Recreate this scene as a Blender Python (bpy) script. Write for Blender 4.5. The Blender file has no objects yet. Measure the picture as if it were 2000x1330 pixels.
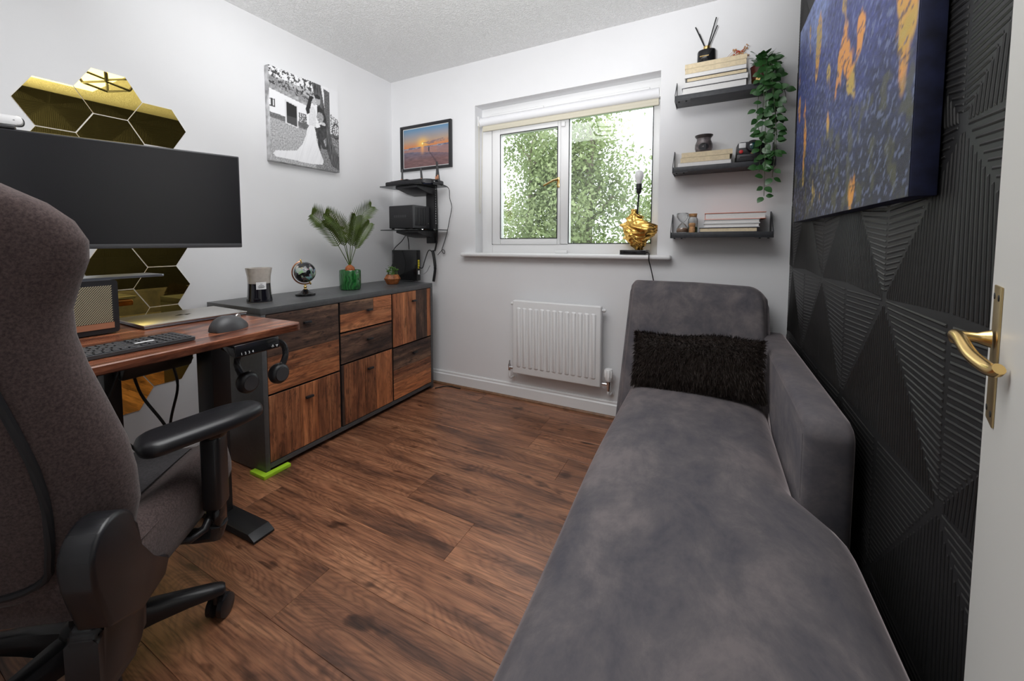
import bpy, bmesh, math, random
from mathutils import Vector, Matrix, noise
PI = math.pi
random.seed(7)
SC = bpy.context.scene
COL = SC.collection
V = Vector

# ------------------------------------------------------------------ camera
cam_d = bpy.data.cameras.new('camera'); cam = bpy.data.objects.new('camera', cam_d); COL.objects.link(cam)
cam_d.sensor_fit = 'HORIZONTAL'; cam_d.sensor_width = 36.0
cam_d.lens = 797.41 * 36 / 2000
cam_d.shift_x = (1000 - 936.09) / 2000
cam_d.shift_y = (520.3 - 665) / 2000
cam_d.clip_start = 0.01; cam_d.clip_end = 200
_r = V((0.87086978, 0.49150373, -0.00314747)); _d = V((0.02696212, -0.0541648, -0.99816793)); _f = V((-0.49077375, 0.86918942, -0.06042247))
cam.matrix_world = Matrix(((_r.x, -_d.x, -_f.x, 2.2908), (_r.y, -_d.y, -_f.y, -2.6093), (_r.z, -_d.z, -_f.z, 1.1114), (0, 0, 0, 1)))
SC.camera = cam

# ------------------------------------------------------------------ light
SC.view_settings.view_transform = 'Standard'; SC.view_settings.look = 'None'
SC.view_settings.gamma = 1.0; SC.view_settings.use_curve_mapping = False
SC.view_settings.exposure = 0.0
w = bpy.data.worlds.new('overcast_sky'); SC.world = w; w.use_nodes = True
w.node_tree.nodes['Background'].inputs[0].default_value = (0.93, 0.97, 1.0, 1)
w.node_tree.nodes['Background'].inputs[1].default_value = 3.4

def area(name, loc, target, size, sizey, power, col=(1, 1, 1)):
    l = bpy.data.lights.new(name, 'AREA'); l.shape = 'RECTANGLE'; l.size = size; l.size_y = sizey; l.energy = power; l.color = col
    o = bpy.data.objects.new(name, l); COL.objects.link(o); o.location = loc
    o.rotation_euler = (V(target) - V(loc)).to_track_quat('-Z', 'Y').to_euler()
    return o
area('added_ceiling_fill', (1.45, -1.75, 2.375), (1.45, -1.75, 0), 1.6, 1.2, 23, (0.985, 0.99, 1.0))  # added fill light to lift the overall brightness; the room has no such lamp
sp_ = bpy.data.lights.new('flash_head_turned_up', 'SPOT'); sp_.energy = 208; sp_.spot_size = math.radians(95); sp_.spot_blend = 0.6; sp_.shadow_soft_size = 0.08; sp_.color = (0.98, 0.99, 1.0)
so_ = bpy.data.objects.new('flash_head_turned_up', sp_); COL.objects.link(so_); so_.location = (2.12, -2.45, 1.35)
so_.rotation_euler = (V((1.55, -1.45, 2.4)) - V(so_.location)).to_track_quat('-Z', 'Y').to_euler()

# ------------------------------------------------------------------ materials
MATS = {}
def nodes(name):
    m = bpy.data.materials.new(name); m.use_nodes = True
    nt = m.node_tree; b = nt.nodes['Principled BSDF']
    MATS[name] = m
    return m, nt, b
def N(nt, typ, **kw):
    n = nt.nodes.new(typ)
    for k, v in kw.items():
        if k.startswith('i_'): n.inputs[k[2:].replace('_', ' ')].default_value = v
        else: setattr(n, k, v)
    return n
def rgba(c): return (c[0], c[1], c[2], 1)
def srgb(r, g, b):
    f = lambda c: c / 12.92 if c <= 0.04045 else ((c + 0.055) / 1.055) ** 2.4
    return (f(r / 255), f(g / 255), f(b / 255))
def ramp(nt, fac, stops):
    n = nt.nodes.new('ShaderNodeValToRGB'); el = n.color_ramp.elements
    while len(el) > 1: el.remove(el[-1])
    el[0].position = stops[0][0]; el[0].color = rgba(stops[0][1])
    for p, c in stops[1:]:
        e = el.new(p); e.color = rgba(c)
    nt.links.new(fac, n.inputs[0])
    return n
def mat(name, col, rough=0.5, metal=0.0, var=0.0, vscale=20, bump=0.0, bscale=200, emit=None, estr=0, coat=0, sheen=0, spec=None, trans=0, ior=None, aniso=None):
    if name in MATS: return MATS[name]
    m, nt, b = nodes(name)
    b.inputs['Base Color'].default_value = rgba(col); b.inputs['Roughness'].default_value = rough; b.inputs['Metallic'].default_value = metal
    if coat: b.inputs['Coat Weight'].default_value = coat
    if sheen: b.inputs['Sheen Weight'].default_value = sheen; b.inputs['Sheen Roughness'].default_value = 0.4
    if spec is not None: b.inputs['Specular IOR Level'].default_value = spec
    if trans: b.inputs['Transmission Weight'].default_value = trans
    if ior: b.inputs['IOR'].default_value = ior
    if emit: b.inputs['Emission Color'].default_value = rgba(emit); b.inputs['Emission Strength'].default_value = estr
    tc = N(nt, 'ShaderNodeTexCoord')
    if var:
        n = N(nt, 'ShaderNodeTexNoise', i_Scale=vscale, i_Detail=4.0); nt.links.new(tc.outputs['Object'], n.inputs['Vector'])
        r = ramp(nt, n.outputs['Fac'], [(0.3, tuple(max(0, c * (1 - var)) for c in col)), (0.7, tuple(min(1, c * (1 + var)) for c in col))])
        nt.links.new(r.outputs[0], b.inputs['Base Color'])
    if bump:
        n = N(nt, 'ShaderNodeTexNoise', i_Scale=bscale, i_Detail=3.0); nt.links.new(tc.outputs['Object'], n.inputs['Vector'])
        bp = N(nt, 'ShaderNodeBump', i_Strength=bump, i_Distance=0.002); nt.links.new(n.outputs['Fac'], bp.inputs['Height']); nt.links.new(bp.outputs[0], b.inputs['Normal'])
    return m
def attr_mat(name, rough=0.6, bump=0, bscale=400, coat=0):
    m, nt, b = nodes(name)
    a = N(nt, 'ShaderNodeVertexColor', layer_name='print'); nt.links.new(a.outputs[0], b.inputs['Base Color']); b.inputs['Roughness'].default_value = rough
    if coat: b.inputs['Coat Weight'].default_value = coat; b.inputs['Coat Roughness'].default_value = 0.05
    if bump:
        tc = N(nt, 'ShaderNodeTexCoord'); n = N(nt, 'ShaderNodeTexNoise', i_Scale=bscale, i_Detail=3.0); nt.links.new(tc.outputs['Object'], n.inputs['Vector'])
        bp = N(nt, 'ShaderNodeBump', i_Strength=bump, i_Distance=0.002); nt.links.new(n.outputs['Fac'], bp.inputs['Height']); nt.links.new(bp.outputs[0], b.inputs['Normal'])
    return m

def wood(name, dark, mid, light, axis=0, grain=1.0, knots=0.5, rough=0.5, crack=0.0, fine=1.0, rings=0.5, bump=0.25):
    """boards: grain runs along the object's own axis; each board is shifted by its Object Info random"""
    m, nt, b = nodes(name)
    tc = N(nt, 'ShaderNodeTexCoord'); oi = N(nt, 'ShaderNodeObjectInfo')
    mul = N(nt, 'ShaderNodeMath', operation='MULTIPLY'); mul.inputs[1].default_value = 37.0; nt.links.new(oi.outputs['Random'], mul.inputs[0])
    cmb = N(nt, 'ShaderNodeCombineXYZ')
    for k in range(3): nt.links.new(mul.outputs[0], cmb.inputs[k])
    add = N(nt, 'ShaderNodeVectorMath', operation='ADD'); nt.links.new(tc.outputs['Object'], add.inputs[0]); nt.links.new(cmb.outputs[0], add.inputs[1])
    def mapped(along, across):
        s = [across] * 3; s[axis] = along
        mp = N(nt, 'ShaderNodeMapping'); mp.inputs['Scale'].default_value = s; nt.links.new(add.outputs[0], mp.inputs[0]); return mp.outputs[0]
    # slow warp gives cathedral figure
    n1 = N(nt, 'ShaderNodeTexNoise', i_Scale=1.0, i_Detail=5.0, i_Roughness=0.6, i_Distortion=0.6); nt.links.new(mapped(1.7 * grain, 9 * grain), n1.inputs['Vector'])
    n2 = N(nt, 'ShaderNodeTexNoise', i_Scale=1.0, i_Detail=6.0, i_Roughness=0.7); nt.links.new(mapped(4.5 * fine, 85 * fine), n2.inputs['Vector'])
    # rings from contour lines of the slow noise
    n3 = N(nt, 'ShaderNodeTexNoise', i_Scale=1.0, i_Detail=1.2, i_Roughness=0.5, i_Distortion=0.3); nt.links.new(mapped(1.5 * grain, 6.5 * grain), n3.inputs['Vector'])
    rm = N(nt, 'ShaderNodeMath', operation='MULTIPLY'); rm.inputs[1].default_value = 30.0; nt.links.new(n3.outputs['Fac'], rm.inputs[0])
    rs = N(nt, 'ShaderNodeMath', operation='FRACT'); nt.links.new(rm.outputs[0], rs.inputs[0])
    rr = ramp(nt, rs.outputs[0], [(0.0, (0, 0, 0)), (0.5, (1, 1, 1)), (1.0, (0, 0, 0))])
    c1 = ramp(nt, n1.outputs['Fac'], [(0.32, dark), (0.5, mid), (0.68, light)])
    mx = N(nt, 'ShaderNodeMix', data_type='RGBA', blend_type='MULTIPLY'); mx.inputs[0].default_value = rings
    r2 = ramp(nt, rr.outputs[0], [(0.0, (0.66, 0.62, 0.60)), (0.45, (1.0, 1.0, 1.0)), (0.9, (1.22, 1.2, 1.16))])
    nt.links.new(c1.outputs[0], mx.inputs[6]); nt.links.new(r2.outputs[0], mx.inputs[7])
    mx2 = N(nt, 'ShaderNodeMix', data_type='RGBA', blend_type='MULTIPLY'); mx2.inputs[0].default_value = 0.85
    r3 = ramp(nt, n2.outputs['Fac'], [(0.36, (0.42, 0.39, 0.37)), (0.52, (1.0, 1.0, 1.0)), (0.66, (1.34, 1.30, 1.26))])
    nt.links.new(mx.outputs[2], mx2.inputs[6]); nt.links.new(r3.outputs[0], mx2.inputs[7])
    last = mx2.outputs[2]
    if knots:
        vo = N(nt, 'ShaderNodeTexNoise', i_Scale=1.0, i_Detail=2.5, i_Roughness=0.55); nt.links.new(mapped(5.5, 13), vo.inputs['Vector'])
        kr = ramp(nt, vo.outputs['Fac'], [(0.64, (1, 1, 1)), (0.69, (0.42, 0.39, 0.38)), (0.75, (0.10, 0.09, 0.09))])
        mk = N(nt, 'ShaderNodeMix', data_type='RGBA', blend_type='MULTIPLY'); mk.inputs[0].default_value = knots
        nt.links.new(last, mk.inputs[6]); nt.links.new(kr.outputs[0], mk.inputs[7]); last = mk.outputs[2]
    if crack:
        nc = N(nt, 'ShaderNodeTexNoise', i_Scale=1.0, i_Detail=6.0, i_Roughness=0.75); nt.links.new(mapped(14, 60), nc.inputs['Vector'])
        cr = ramp(nt, nc.outputs['Fac'], [(0.36, (0.12, 0.1, 0.1)), (0.46, (1, 1, 1))])
        mc = N(nt, 'ShaderNodeMix', data_type='RGBA', blend_type='MULTIPLY'); mc.inputs[0].default_value = crack
        nt.links.new(last, mc.inputs[6]); nt.links.new(cr.outputs[0], mc.inputs[7]); last = mc.outputs[2]
    hv = N(nt, 'ShaderNodeHueSaturation'); mr = N(nt, 'ShaderNodeMapRange'); mr.inputs[3].default_value = 0.82; mr.inputs[4].default_value = 1.14
    nt.links.new(oi.outputs['Random'], mr.inputs[0]); nt.links.new(mr.outputs[0], hv.inputs['Value']); nt.links.new(last, hv.inputs['Color'])
    nt.links.new(hv.outputs[0], b.inputs['Base Color']); b.inputs['Roughness'].default_value = rough
    bp = N(nt, 'ShaderNodeBump', i_Strength=bump, i_Distance=0.001); nt.links.new(n2.outputs['Fac'], bp.inputs['Height']); nt.links.new(bp.outputs[0], b.inputs['Normal'])
    return m

# ------------------------------------------------------------------ mesh helpers
def newbm(): return bmesh.new()
def tf(bm, verts, M): bmesh.ops.transform(bm, matrix=M, verts=verts)
def box(bm, c, s, bev=0.0, seg=2, R=None):
    """axis box at centre c with full size s, optional bevel and rotation matrix R (about its centre)"""
    g = bmesh.ops.create_cube(bm, size=1.0); vs = g['verts']
    bmesh.ops.scale(bm, vec=V(s), verts=vs)
    if bev > 0:
        es = list({e for v in vs for e in v.link_edges})
        g2 = bmesh.ops.bevel(bm, geom=es, offset=min(bev, min(s) * 0.49), segments=seg, profile=0.5, affect='EDGES')
        vs = list({v for f in g2['faces'] for v in f.verts} | {v for v in vs if v.is_valid})
        fs = set()
        for v in vs: fs.update(v.link_faces)
        vs = list({v for f in fs for v in f.verts})
    if R is not None: bmesh.ops.transform(bm, matrix=R.to_4x4(), verts=vs)
    bmesh.ops.translate(bm, vec=V(c), verts=vs)
    return vs
def bx(bm, x0, x1, y0, y1, z0, z1, bev=0.0, seg=2):
    return box(bm, ((x0 + x1) / 2, (y0 + y1) / 2, (z0 + z1) / 2), (abs(x1 - x0), abs(y1 - y0), abs(z1 - z0)), bev, seg)
def frame_of(d, up=V((0, 0, 1))):
    d = d.normalized(); a = up.cross(d)
    if a.length < 1e-4: a = V((1, 0, 0)).cross(d)
    a.normalize(); return a, d.cross(a)
def tube(bm, pts, r, n=8, cap=True, sq=1.0):
    pts = [V(p) for p in pts]; rs = r if isinstance(r, (list, tuple)) else [r] * len(pts)
    rings = []; pa = None
    for i, p in enumerate(pts):
        d = (pts[min(i + 1, len(pts) - 1)] - pts[max(i - 1, 0)])
        a, b = frame_of(d)
        if pa is not None and a.dot(pa) < 0 and abs(a.dot(pa)) > 0.3: a, b = -a, -b
        pa = a
        rings.append([bm.verts.new(p + (a * math.cos(t) + b * sq * math.sin(t)) * rs[i]) for t in [2 * PI * k / n for k in range(n)]])
    for q in range(len(rings) - 1):
        A, B = rings[q], rings[q + 1]
        for k in range(n): bm.faces.new((A[k], A[(k + 1) % n], B[(k + 1) % n], B[k]))
    if cap:
        bm.faces.new(rings[0][::-1]); bm.faces.new(rings[-1])
def lathe(bm, prof, c=(0, 0, 0), n=24, axis='Z', sx=1, sy=1):
    c = V(c); rings = []
    for (r, z) in prof:
        ring = []
        for k in range(n):
            t = 2 * PI * k / n
            p = V((r * math.cos(t) * sx, r * math.sin(t) * sy, z))
            if axis == 'X': p = V((p.z, p.x, p.y))
            elif axis == 'Y': p = V((p.x, p.z, p.y))
            ring.append(bm.verts.new(c + p))
        rings.append(ring)
    for q in range(len(rings) - 1):
        A, B = rings[q], rings[q + 1]
        for k in range(n): bm.faces.new((A[k], A[(k + 1) % n], B[(k + 1) % n], B[k]))
    if prof[0][0] > 1e-6: bm.faces.new(rings[0][::-1])
    if prof[-1][0] > 1e-6: bm.faces.new(rings[-1])
    bmesh.ops.remove_doubles(bm, verts=[v for r in rings for v in r if v.is_valid], dist=1e-6)
def prism(bm, poly, a0, a1, plane='XY', bev=0):
    """extrude a 2-D polygon between a0 and a1 along the axis normal to plane"""
    mk = {'XY': lambda p, a: V((p[0], p[1], a)), 'YZ': lambda p, a: V((a, p[0], p[1])), 'XZ': lambda p, a: V((p[0], a, p[1]))}[plane]
    A = [bm.verts.new(mk(p, a0)) for p in poly]; B = [bm.verts.new(mk(p, a1)) for p in poly]
    n = len(poly); fs = [bm.faces.new(A[::-1]), bm.faces.new(B)]
    for k in range(n): fs.append(bm.faces.new((A[k], A[(k + 1) % n], B[(k + 1) % n], B[k])))
    if bev:
        es = list({e for f in fs for e in f.edges})
        bmesh.ops.bevel(bm, geom=es, offset=bev, segments=2, profile=0.5, affect='EDGES')
def rounded(poly, r, n=5):
    out = []; m = len(poly)
    for i in range(m):
        p = V(poly[i]); a = (V(poly[i - 1]) - p); b = (V(poly[(i + 1) % m]) - p)
        ri = r[i] if isinstance(r, (list, tuple)) else r
        ri = min(ri, a.length * 0.48, b.length * 0.48)
        A = p + a.normalized() * ri; B = p + b.normalized() * ri
        for k in range(n + 1):
            t = k / n; out.append(((1 - t) ** 2) * A + 2 * t * (1 - t) * p + t * t * B)
    return [(q.x, q.y) for q in out]
def dome(bm, poly, rings, crown=0.0, M=None):
    """stack inset copies of an outline: rings = [(inset, height)...]; closes with a fan raised by crown"""
    m = len(poly); P = [V(p) for p in poly]
    area2 = sum(P[i].x * P[(i + 1) % m].y - P[(i + 1) % m].x * P[i].y for i in range(m)); sg = 1 if area2 > 0 else -1
    nor = []
    for i in range(m):
        d = (P[(i + 1) % m] - P[i - 1]).normalized(); nor.append(V((-d.y, d.x)) * sg)
    cen = sum(P, V((0, 0))) / m
    allr = []
    for ins, h in rings:
        allr.append([bm.verts.new(V((P[i].x + nor[i].x * ins, P[i].y + nor[i].y * ins, h))) for i in range(m)])
    for q in range(len(allr) - 1):
        A, B = allr[q], allr[q + 1]
        for k in range(m): bm.faces.new((A[k], A[(k + 1) % m], B[(k + 1) % m], B[k]))
    bm.faces.new(allr[0][::-1]); bm.faces.new(allr[-1])
    vs = [v for r in allr for v in r]
    if M is not None: bmesh.ops.transform(bm, matrix=M, verts=vs)
    return vs
def loft(bm, rows, closed=True, caps=True):
    R_ = [[bm.verts.new(p) for p in r] for r in rows]; n = len(R_[0])
    for q in range(len(R_) - 1):
        A, B = R_[q], R_[q + 1]
        for k in range(n if closed else n - 1): bm.faces.new((A[k], A[(k + 1) % n], B[(k + 1) % n], B[k]))
    if caps and closed: bm.faces.new(R_[0][::-1]); bm.faces.new(R_[-1])
def sstep(a, b, x):
    t = min(max((x - a) / (b - a), 0), 1); return t * t * (3 - 2 * t)
def catmull(pts, k=6):
    P = [V(p) for p in pts]; out = []
    for i in range(len(P) - 1):
        p0, p1, p2, p3 = P[max(i - 1, 0)], P[i], P[i + 1], P[min(i + 2, len(P) - 1)]
        for j in range(k):
            t = j / k
            out.append(0.5 * ((2 * p1) + (p2 - p0) * t + (2 * p0 - 5 * p1 + 4 * p2 - p3) * t * t + (3 * p1 - p0 - 3 * p2 + p3) * t ** 3))
    out.append(P[-1]); return out

def obj(name, bm, m, parent=None, local=False, smooth=True, ang=40, kind=None, center=False):
    """ONE mesh object. World coordinates unless local; then expressed in the parent's frame"""
    bmesh.ops.recalc_face_normals(bm, faces=bm.faces[:])
    me = bpy.data.meshes.new(name)
    loc = V((0, 0, 0))
    if parent is not None and not local:
        bm.transform(parent.matrix_world.inverted() if not parent.parent else (parent.parent.matrix_world @ parent.matrix_basis).inverted())
    if center:
        lo = V([min(v.co[i] for v in bm.verts) for i in range(3)]); hi = V([max(v.co[i] for v in bm.verts) for i in range(3)])
        loc = (lo + hi) / 2; bm.transform(Matrix.Translation(-loc))
    bm.to_mesh(me); bm.free()
    if smooth:
        me.polygons.foreach_set('use_smooth', [True] * len(me.polygons)); me.set_sharp_from_angle(angle=math.radians(ang))
    if m: me.materials.append(MATS[m] if isinstance(m, str) else m)
    o = bpy.data.objects.new(name, me); COL.objects.link(o); o.location = loc
    if parent: o.parent = parent
    if kind: o['kind'] = kind
    return o
def part(name, me_or_obj, parent, loc=(0, 0, 0), rot=(0, 0, 0), scl=(1, 1, 1)):
    """a copy that shares mesh data"""
    o = bpy.data.objects.new(name, me_or_obj); COL.objects.link(o); o.parent = parent
    o.location = loc; o.rotation_euler = rot; o.scale = scl; return o
def tag(o, label, cat, group=None):
    o['label'] = label; o['category'] = cat
    if group: o['group'] = group
    return o
def thing(name, label, cat, loc=(0, 0, 0), rotz=0, group=None):
    o = bpy.data.objects.new(name, None); COL.objects.link(o); o.empty_display_size = 0.05
    o.matrix_world = Matrix.Translation(V(loc)) @ Matrix.Rotation(rotz, 4, 'Z')
    return tag(o, label, cat, group)
def struct(name, bm, m, **k):
    o = obj(name, bm, m, **k); o['kind'] = 'structure'; return o
def colour_grid(name, nu, nv, pos, colf, m, parent):
    """flat print: a fine grid whose point colours are computed by colf(u,v) (linear rgb)"""
    vs = [pos(i / nu, j / nv) for j in range(nv + 1) for i in range(nu + 1)]
    fs = [(j * (nu + 1) + i, j * (nu + 1) + i + 1, (j + 1) * (nu + 1) + i + 1, (j + 1) * (nu + 1) + i) for j in range(nv) for i in range(nu)]
    inv = parent.matrix_world.inverted()
    me = bpy.data.meshes.new(name); me.from_pydata([inv @ V(v) for v in vs], [], fs)
    a = me.color_attributes.new('print', 'FLOAT_COLOR', 'POINT')
    flat = []
    for j in range(nv + 1):
        for i in range(nu + 1):
            c = colf(i / nu, j / nv); flat += [c[0], c[1], c[2], 1]
    a.data.foreach_set('color', flat)
    me.materials.append(m)
    o = bpy.data.objects.new(name, me); COL.objects.link(o); o.parent = parent
    return o
def fbm(x, y, z=0, o=4): return noise.fractal(V((x, y, z)), 1.0, 2.0, o)
def inpoly(x, y, P):
    c = False; j = len(P) - 1
    for i in range(len(P)):
        if (P[i][1] > y) != (P[j][1] > y) and x < (P[j][0] - P[i][0]) * (y - P[i][1]) / (P[j][1] - P[i][1]) + P[i][0]: c = not c
        j = i
    return c
def lerp(a, b, t): return tuple(a[k] + (b[k] - a[k]) * t for k in range(len(a)))
def text_part(name, body, size, m, parent, M, depth=0.0002):
    cu = bpy.data.curves.new(name, 'FONT'); cu.body = body; cu.size = size; cu.extrude = depth; cu.align_x = 'CENTER'; cu.align_y = 'CENTER'
    t = bpy.data.objects.new(name + '_tmp', cu); COL.objects.link(t)
    dg = bpy.context.evaluated_depsgraph_get(); me = bpy.data.meshes.new_from_object(t.evaluated_get(dg))
    bpy.data.objects.remove(t); bpy.data.curves.remove(cu)
    me.name = name; me.materials.clear(); me.materials.append(MATS[m])
    o = bpy.data.objects.new(name, me); COL.objects.link(o); o.parent = parent; o.matrix_basis = M
    return o

# ------------------------------------------------------------------ palette
W, H, YF = 2.65, 2.40, -2.78           # right wall, ceiling, front wall
mat('white_paint', (0.80, 0.80, 0.81), 0.75, var=0.015, vscale=3, bump=0.05, bscale=350)
mat('white_gloss', (0.80, 0.80, 0.80), 0.28)
mat('upvc', (0.84, 0.84, 0.84), 0.25)
mat('blind_white', (0.82, 0.82, 0.84), 0.7)
mat('blind_cream', (0.62, 0.58, 0.47), 0.6)
mat('rubber_black', (0.012, 0.012, 0.014), 0.6)
mat('black_plastic', (0.014, 0.014, 0.016), 0.42, bump=0.05, bscale=900)
mat('black_gloss', (0.008, 0.008, 0.009), 0.12)
mat('black_metal', (0.02, 0.02, 0.022), 0.4, metal=0.3)
mat('shelf_steel', (0.045, 0.047, 0.052), 0.45)
mat('shelf_board', (0.035, 0.037, 0.042), 0.5, var=0.2, vscale=60)
mat('dark_grey_plastic', (0.05, 0.05, 0.053), 0.45)
mat('screen_black', (0.010, 0.010, 0.012), 0.27)
mat('bezel', (0.02, 0.02, 0.024), 0.4)
mat('gold_mirror', (0.86, 0.66, 0.18), 0.015, metal=1.0)
mat('brass', (0.72, 0.50, 0.20), 0.22, metal=1.0)
mat('antique_brass', (0.55, 0.42, 0.22), 0.35, metal=1.0)
mat('copper', (0.75, 0.36, 0.22), 0.3, metal=1.0)
mat('chrome', (0.8, 0.8, 0.82), 0.08, metal=1.0)
mat('silver', (0.62, 0.60, 0.57), 0.28, metal=1.0)
mat('slab_silver', (0.30, 0.32, 0.36), 0.3, metal=0.9)
mat('gold_leaf', (0.83, 0.50, 0.13), 0.24, metal=1.0, var=0.12, vscale=30)
mat('lime', (0.42, 0.72, 0.03), 0.5)
mat('led_green', (0.10, 0.55, 0.08), 0.5)
mat('sideboard_grey', (0.075, 0.077, 0.08), 0.38, var=0.12, vscale=50)
mat('page_white', (0.80, 0.79, 0.77), 0.8, var=0.03, vscale=120)
mat('page_cream', (0.74, 0.62, 0.42), 0.8, var=0.08, vscale=90)
mat('cover_black', (0.02, 0.02, 0.025), 0.5)
mat('cover_white', (0.75, 0.75, 0.75), 0.5)
mat('cover_orange', (0.75, 0.22, 0.12), 0.5)
mat('cover_cream', (0.70, 0.60, 0.42), 0.6)
mat('cover_navy', (0.03, 0.03, 0.06), 0.5)
mat('leaf_dark', (0.032, 0.105, 0.026), 0.32, var=0.35, vscale=25)
mat('leaf_pale_edge', (0.10, 0.20, 0.06), 0.4)
mat('stem_green', (0.05, 0.08, 0.03), 0.6)
mat('palm_leaf', (0.060, 0.095, 0.012), 0.4, var=0.4, vscale=14)
mat('palm_stem', (0.20, 0.24, 0.05), 0.5)
mat('palm_heart', (0.35, 0.10, 0.03), 0.8, var=0.4, vscale=60, bump=0.6, bscale=80)
mat('soil', (0.05, 0.03, 0.02), 0.9)
mat('succulent', (0.16, 0.32, 0.07), 0.5, var=0.35, vscale=40)
mat('plum_pot', (0.10, 0.025, 0.02), 0.35, coat=0.3)
mat('candle_wax_black', (0.006, 0.006, 0.010), 0.08, coat=0.6)
mat('sooty_glass', (0.50, 0.45, 0.40), 0.15, var=0.3, vscale=14, coat=0.5)
mat('label_white', (0.8, 0.8, 0.8), 0.6)
mat('ink', (0.02, 0.02, 0.02), 0.6)
mat('white_mark', (0.8, 0.8, 0.8), 0.5)
mat('chair_plastic', (0.013, 0.013, 0.015), 0.32, bump=0.06, bscale=700)
mat('cable', (0.008, 0.008, 0.009), 0.5)
mat('cable_grey', (0.25, 0.25, 0.26), 0.5)
mat('cork', (0.50, 0.27, 0.12), 0.8, var=0.35, vscale=120, bump=0.4, bscale=150)
mat('sand', (0.28, 0.17, 0.11), 0.9)
mat('bulb_white', (0.85, 0.85, 0.85), 0.3)
mat('yellow_port', (0.75, 0.62, 0.02), 0.5)
mat('marble_dark', (0.12, 0.10, 0.10), 0.35, var=0.8, vscale=35)
mat('marble_bowl', (0.05, 0.042, 0.042), 0.3)
mat('lens_glass', (0.01, 0.05, 0.05), 0.05, coat=1.0)
mat('camera_red', (0.6, 0.03, 0.03), 0.4)
for nm, c in (('stripe_red', (0.7, 0.05, 0.04)), ('stripe_orange', (0.8, 0.3, 0.02)), ('stripe_yellow', (0.8, 0.65, 0.03)), ('stripe_green', (0.1, 0.45, 0.08)), ('stripe_blue', (0.02, 0.25, 0.6))): mat(nm, c, 0.5)
mat('fur', (0.021, 0.0115, 0.0075), 0.7)
mat('bark', (0.20, 0.17, 0.13), 0.9, var=0.4, vscale=20)
mat('dried_flower', (0.50, 0.26, 0.12), 0.8, var=0.4, vscale=200)
mat('dried_red', (0.45, 0.05, 0.02), 0.8)
mat('speaker_weave', (0.52, 0.46, 0.30), 0.8)
mat('copper_strip', (0.42, 0.19, 0.11), 0.45, metal=0.3)
mat('door_paint', (0.62, 0.61, 0.58), 0.5)
mat('door_lip', (0.45, 0.33, 0.10), 0.6)
mat('strip_wood', (0.20, 0.10, 0.05), 0.5, var=0.3, vscale=30)
mat('bulb_lit', (1, 0.8, 0.5), 0.4, emit=(1.0, 0.66, 0.30), estr=9)
mat('grass_ground', (0.10, 0.16, 0.05), 0.9, var=0.4, vscale=1.2)
mat('canvas_side', (0.50, 0.50, 0.51), 0.7, var=0.5, vscale=18)
mat('paint_side', (0.012, 0.016, 0.05), 0.6, var=0.5, vscale=30)
attr_mat('print_satin', 0.55); attr_mat('print_gloss', 0.5, coat=0.5); attr_mat('print_canvas', 0.5, bump=0.5, bscale=500)

def glassy(name, tint=(1, 1, 1), refl=0.9, base=0.03):
    m = bpy.data.materials.new(name); m.use_nodes = True; nt = m.node_tree; nt.nodes.clear()
    out = N(nt, 'ShaderNodeOutputMaterial'); mx = N(nt, 'ShaderNodeMixShader'); t = N(nt, 'ShaderNodeBsdfTransparent'); g = N(nt, 'ShaderNodeBsdfGlossy')
    t.inputs[0].default_value = rgba(tint); g.inputs['Roughness'].default_value = 0.02
    fr = N(nt, 'ShaderNodeLayerWeight'); fr.inputs[0].default_value = 0.25
    mr = N(nt, 'ShaderNodeMapRange'); mr.inputs[3].default_value = base; mr.inputs[4].default_value = refl
    nt.links.new(fr.outputs['Fresnel'], mr.inputs[0]); nt.links.new(mr.outputs[0], mx.inputs[0]); nt.links.new(t.outputs[0], mx.inputs[1]); nt.links.new(g.outputs[0], mx.inputs[2]); nt.links.new(mx.outputs[0], out.inputs[0])
    MATS[name] = m
glassy('window_glass', (0.96, 0.98, 0.97), 0.6, 0.05)
glassy('shelf_glass', (0.30, 0.33, 0.33), 0.7, 0.06)
glassy('clear_glass', (0.90, 0.91, 0.91), 0.8, 0.06)

def leafy(name, c1, c2):
    m, nt, b = nodes(name); oi = N(nt, 'ShaderNodeTexCoord'); n = N(nt, 'ShaderNodeTexNoise', i_Scale=1.6, i_Detail=3.0); nt.links.new(oi.outputs['Object'], n.inputs[0])
    r = ramp(nt, n.outputs['Fac'], [(0.35, c1), (0.65, c2)]); nt.links.new(r.outputs[0], b.inputs['Base Color']); b.inputs['Roughness'].default_value = 0.6
    tr = N(nt, 'ShaderNodeBsdfTranslucent'); nt.links.new(r.outputs[0], tr.inputs[0]); mx = N(nt, 'ShaderNodeMixShader'); mx.inputs[0].default_value = 0.45
    nt.links.new(b.outputs[0], mx.inputs[1]); nt.links.new(tr.outputs[0], mx.inputs[2]); nt.links.new(mx.outputs[0], nt.nodes['Material Output'].inputs[0])
leafy('tree_leaf', (0.16, 0.22, 0.08), (0.38, 0.44, 0.23))

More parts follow.
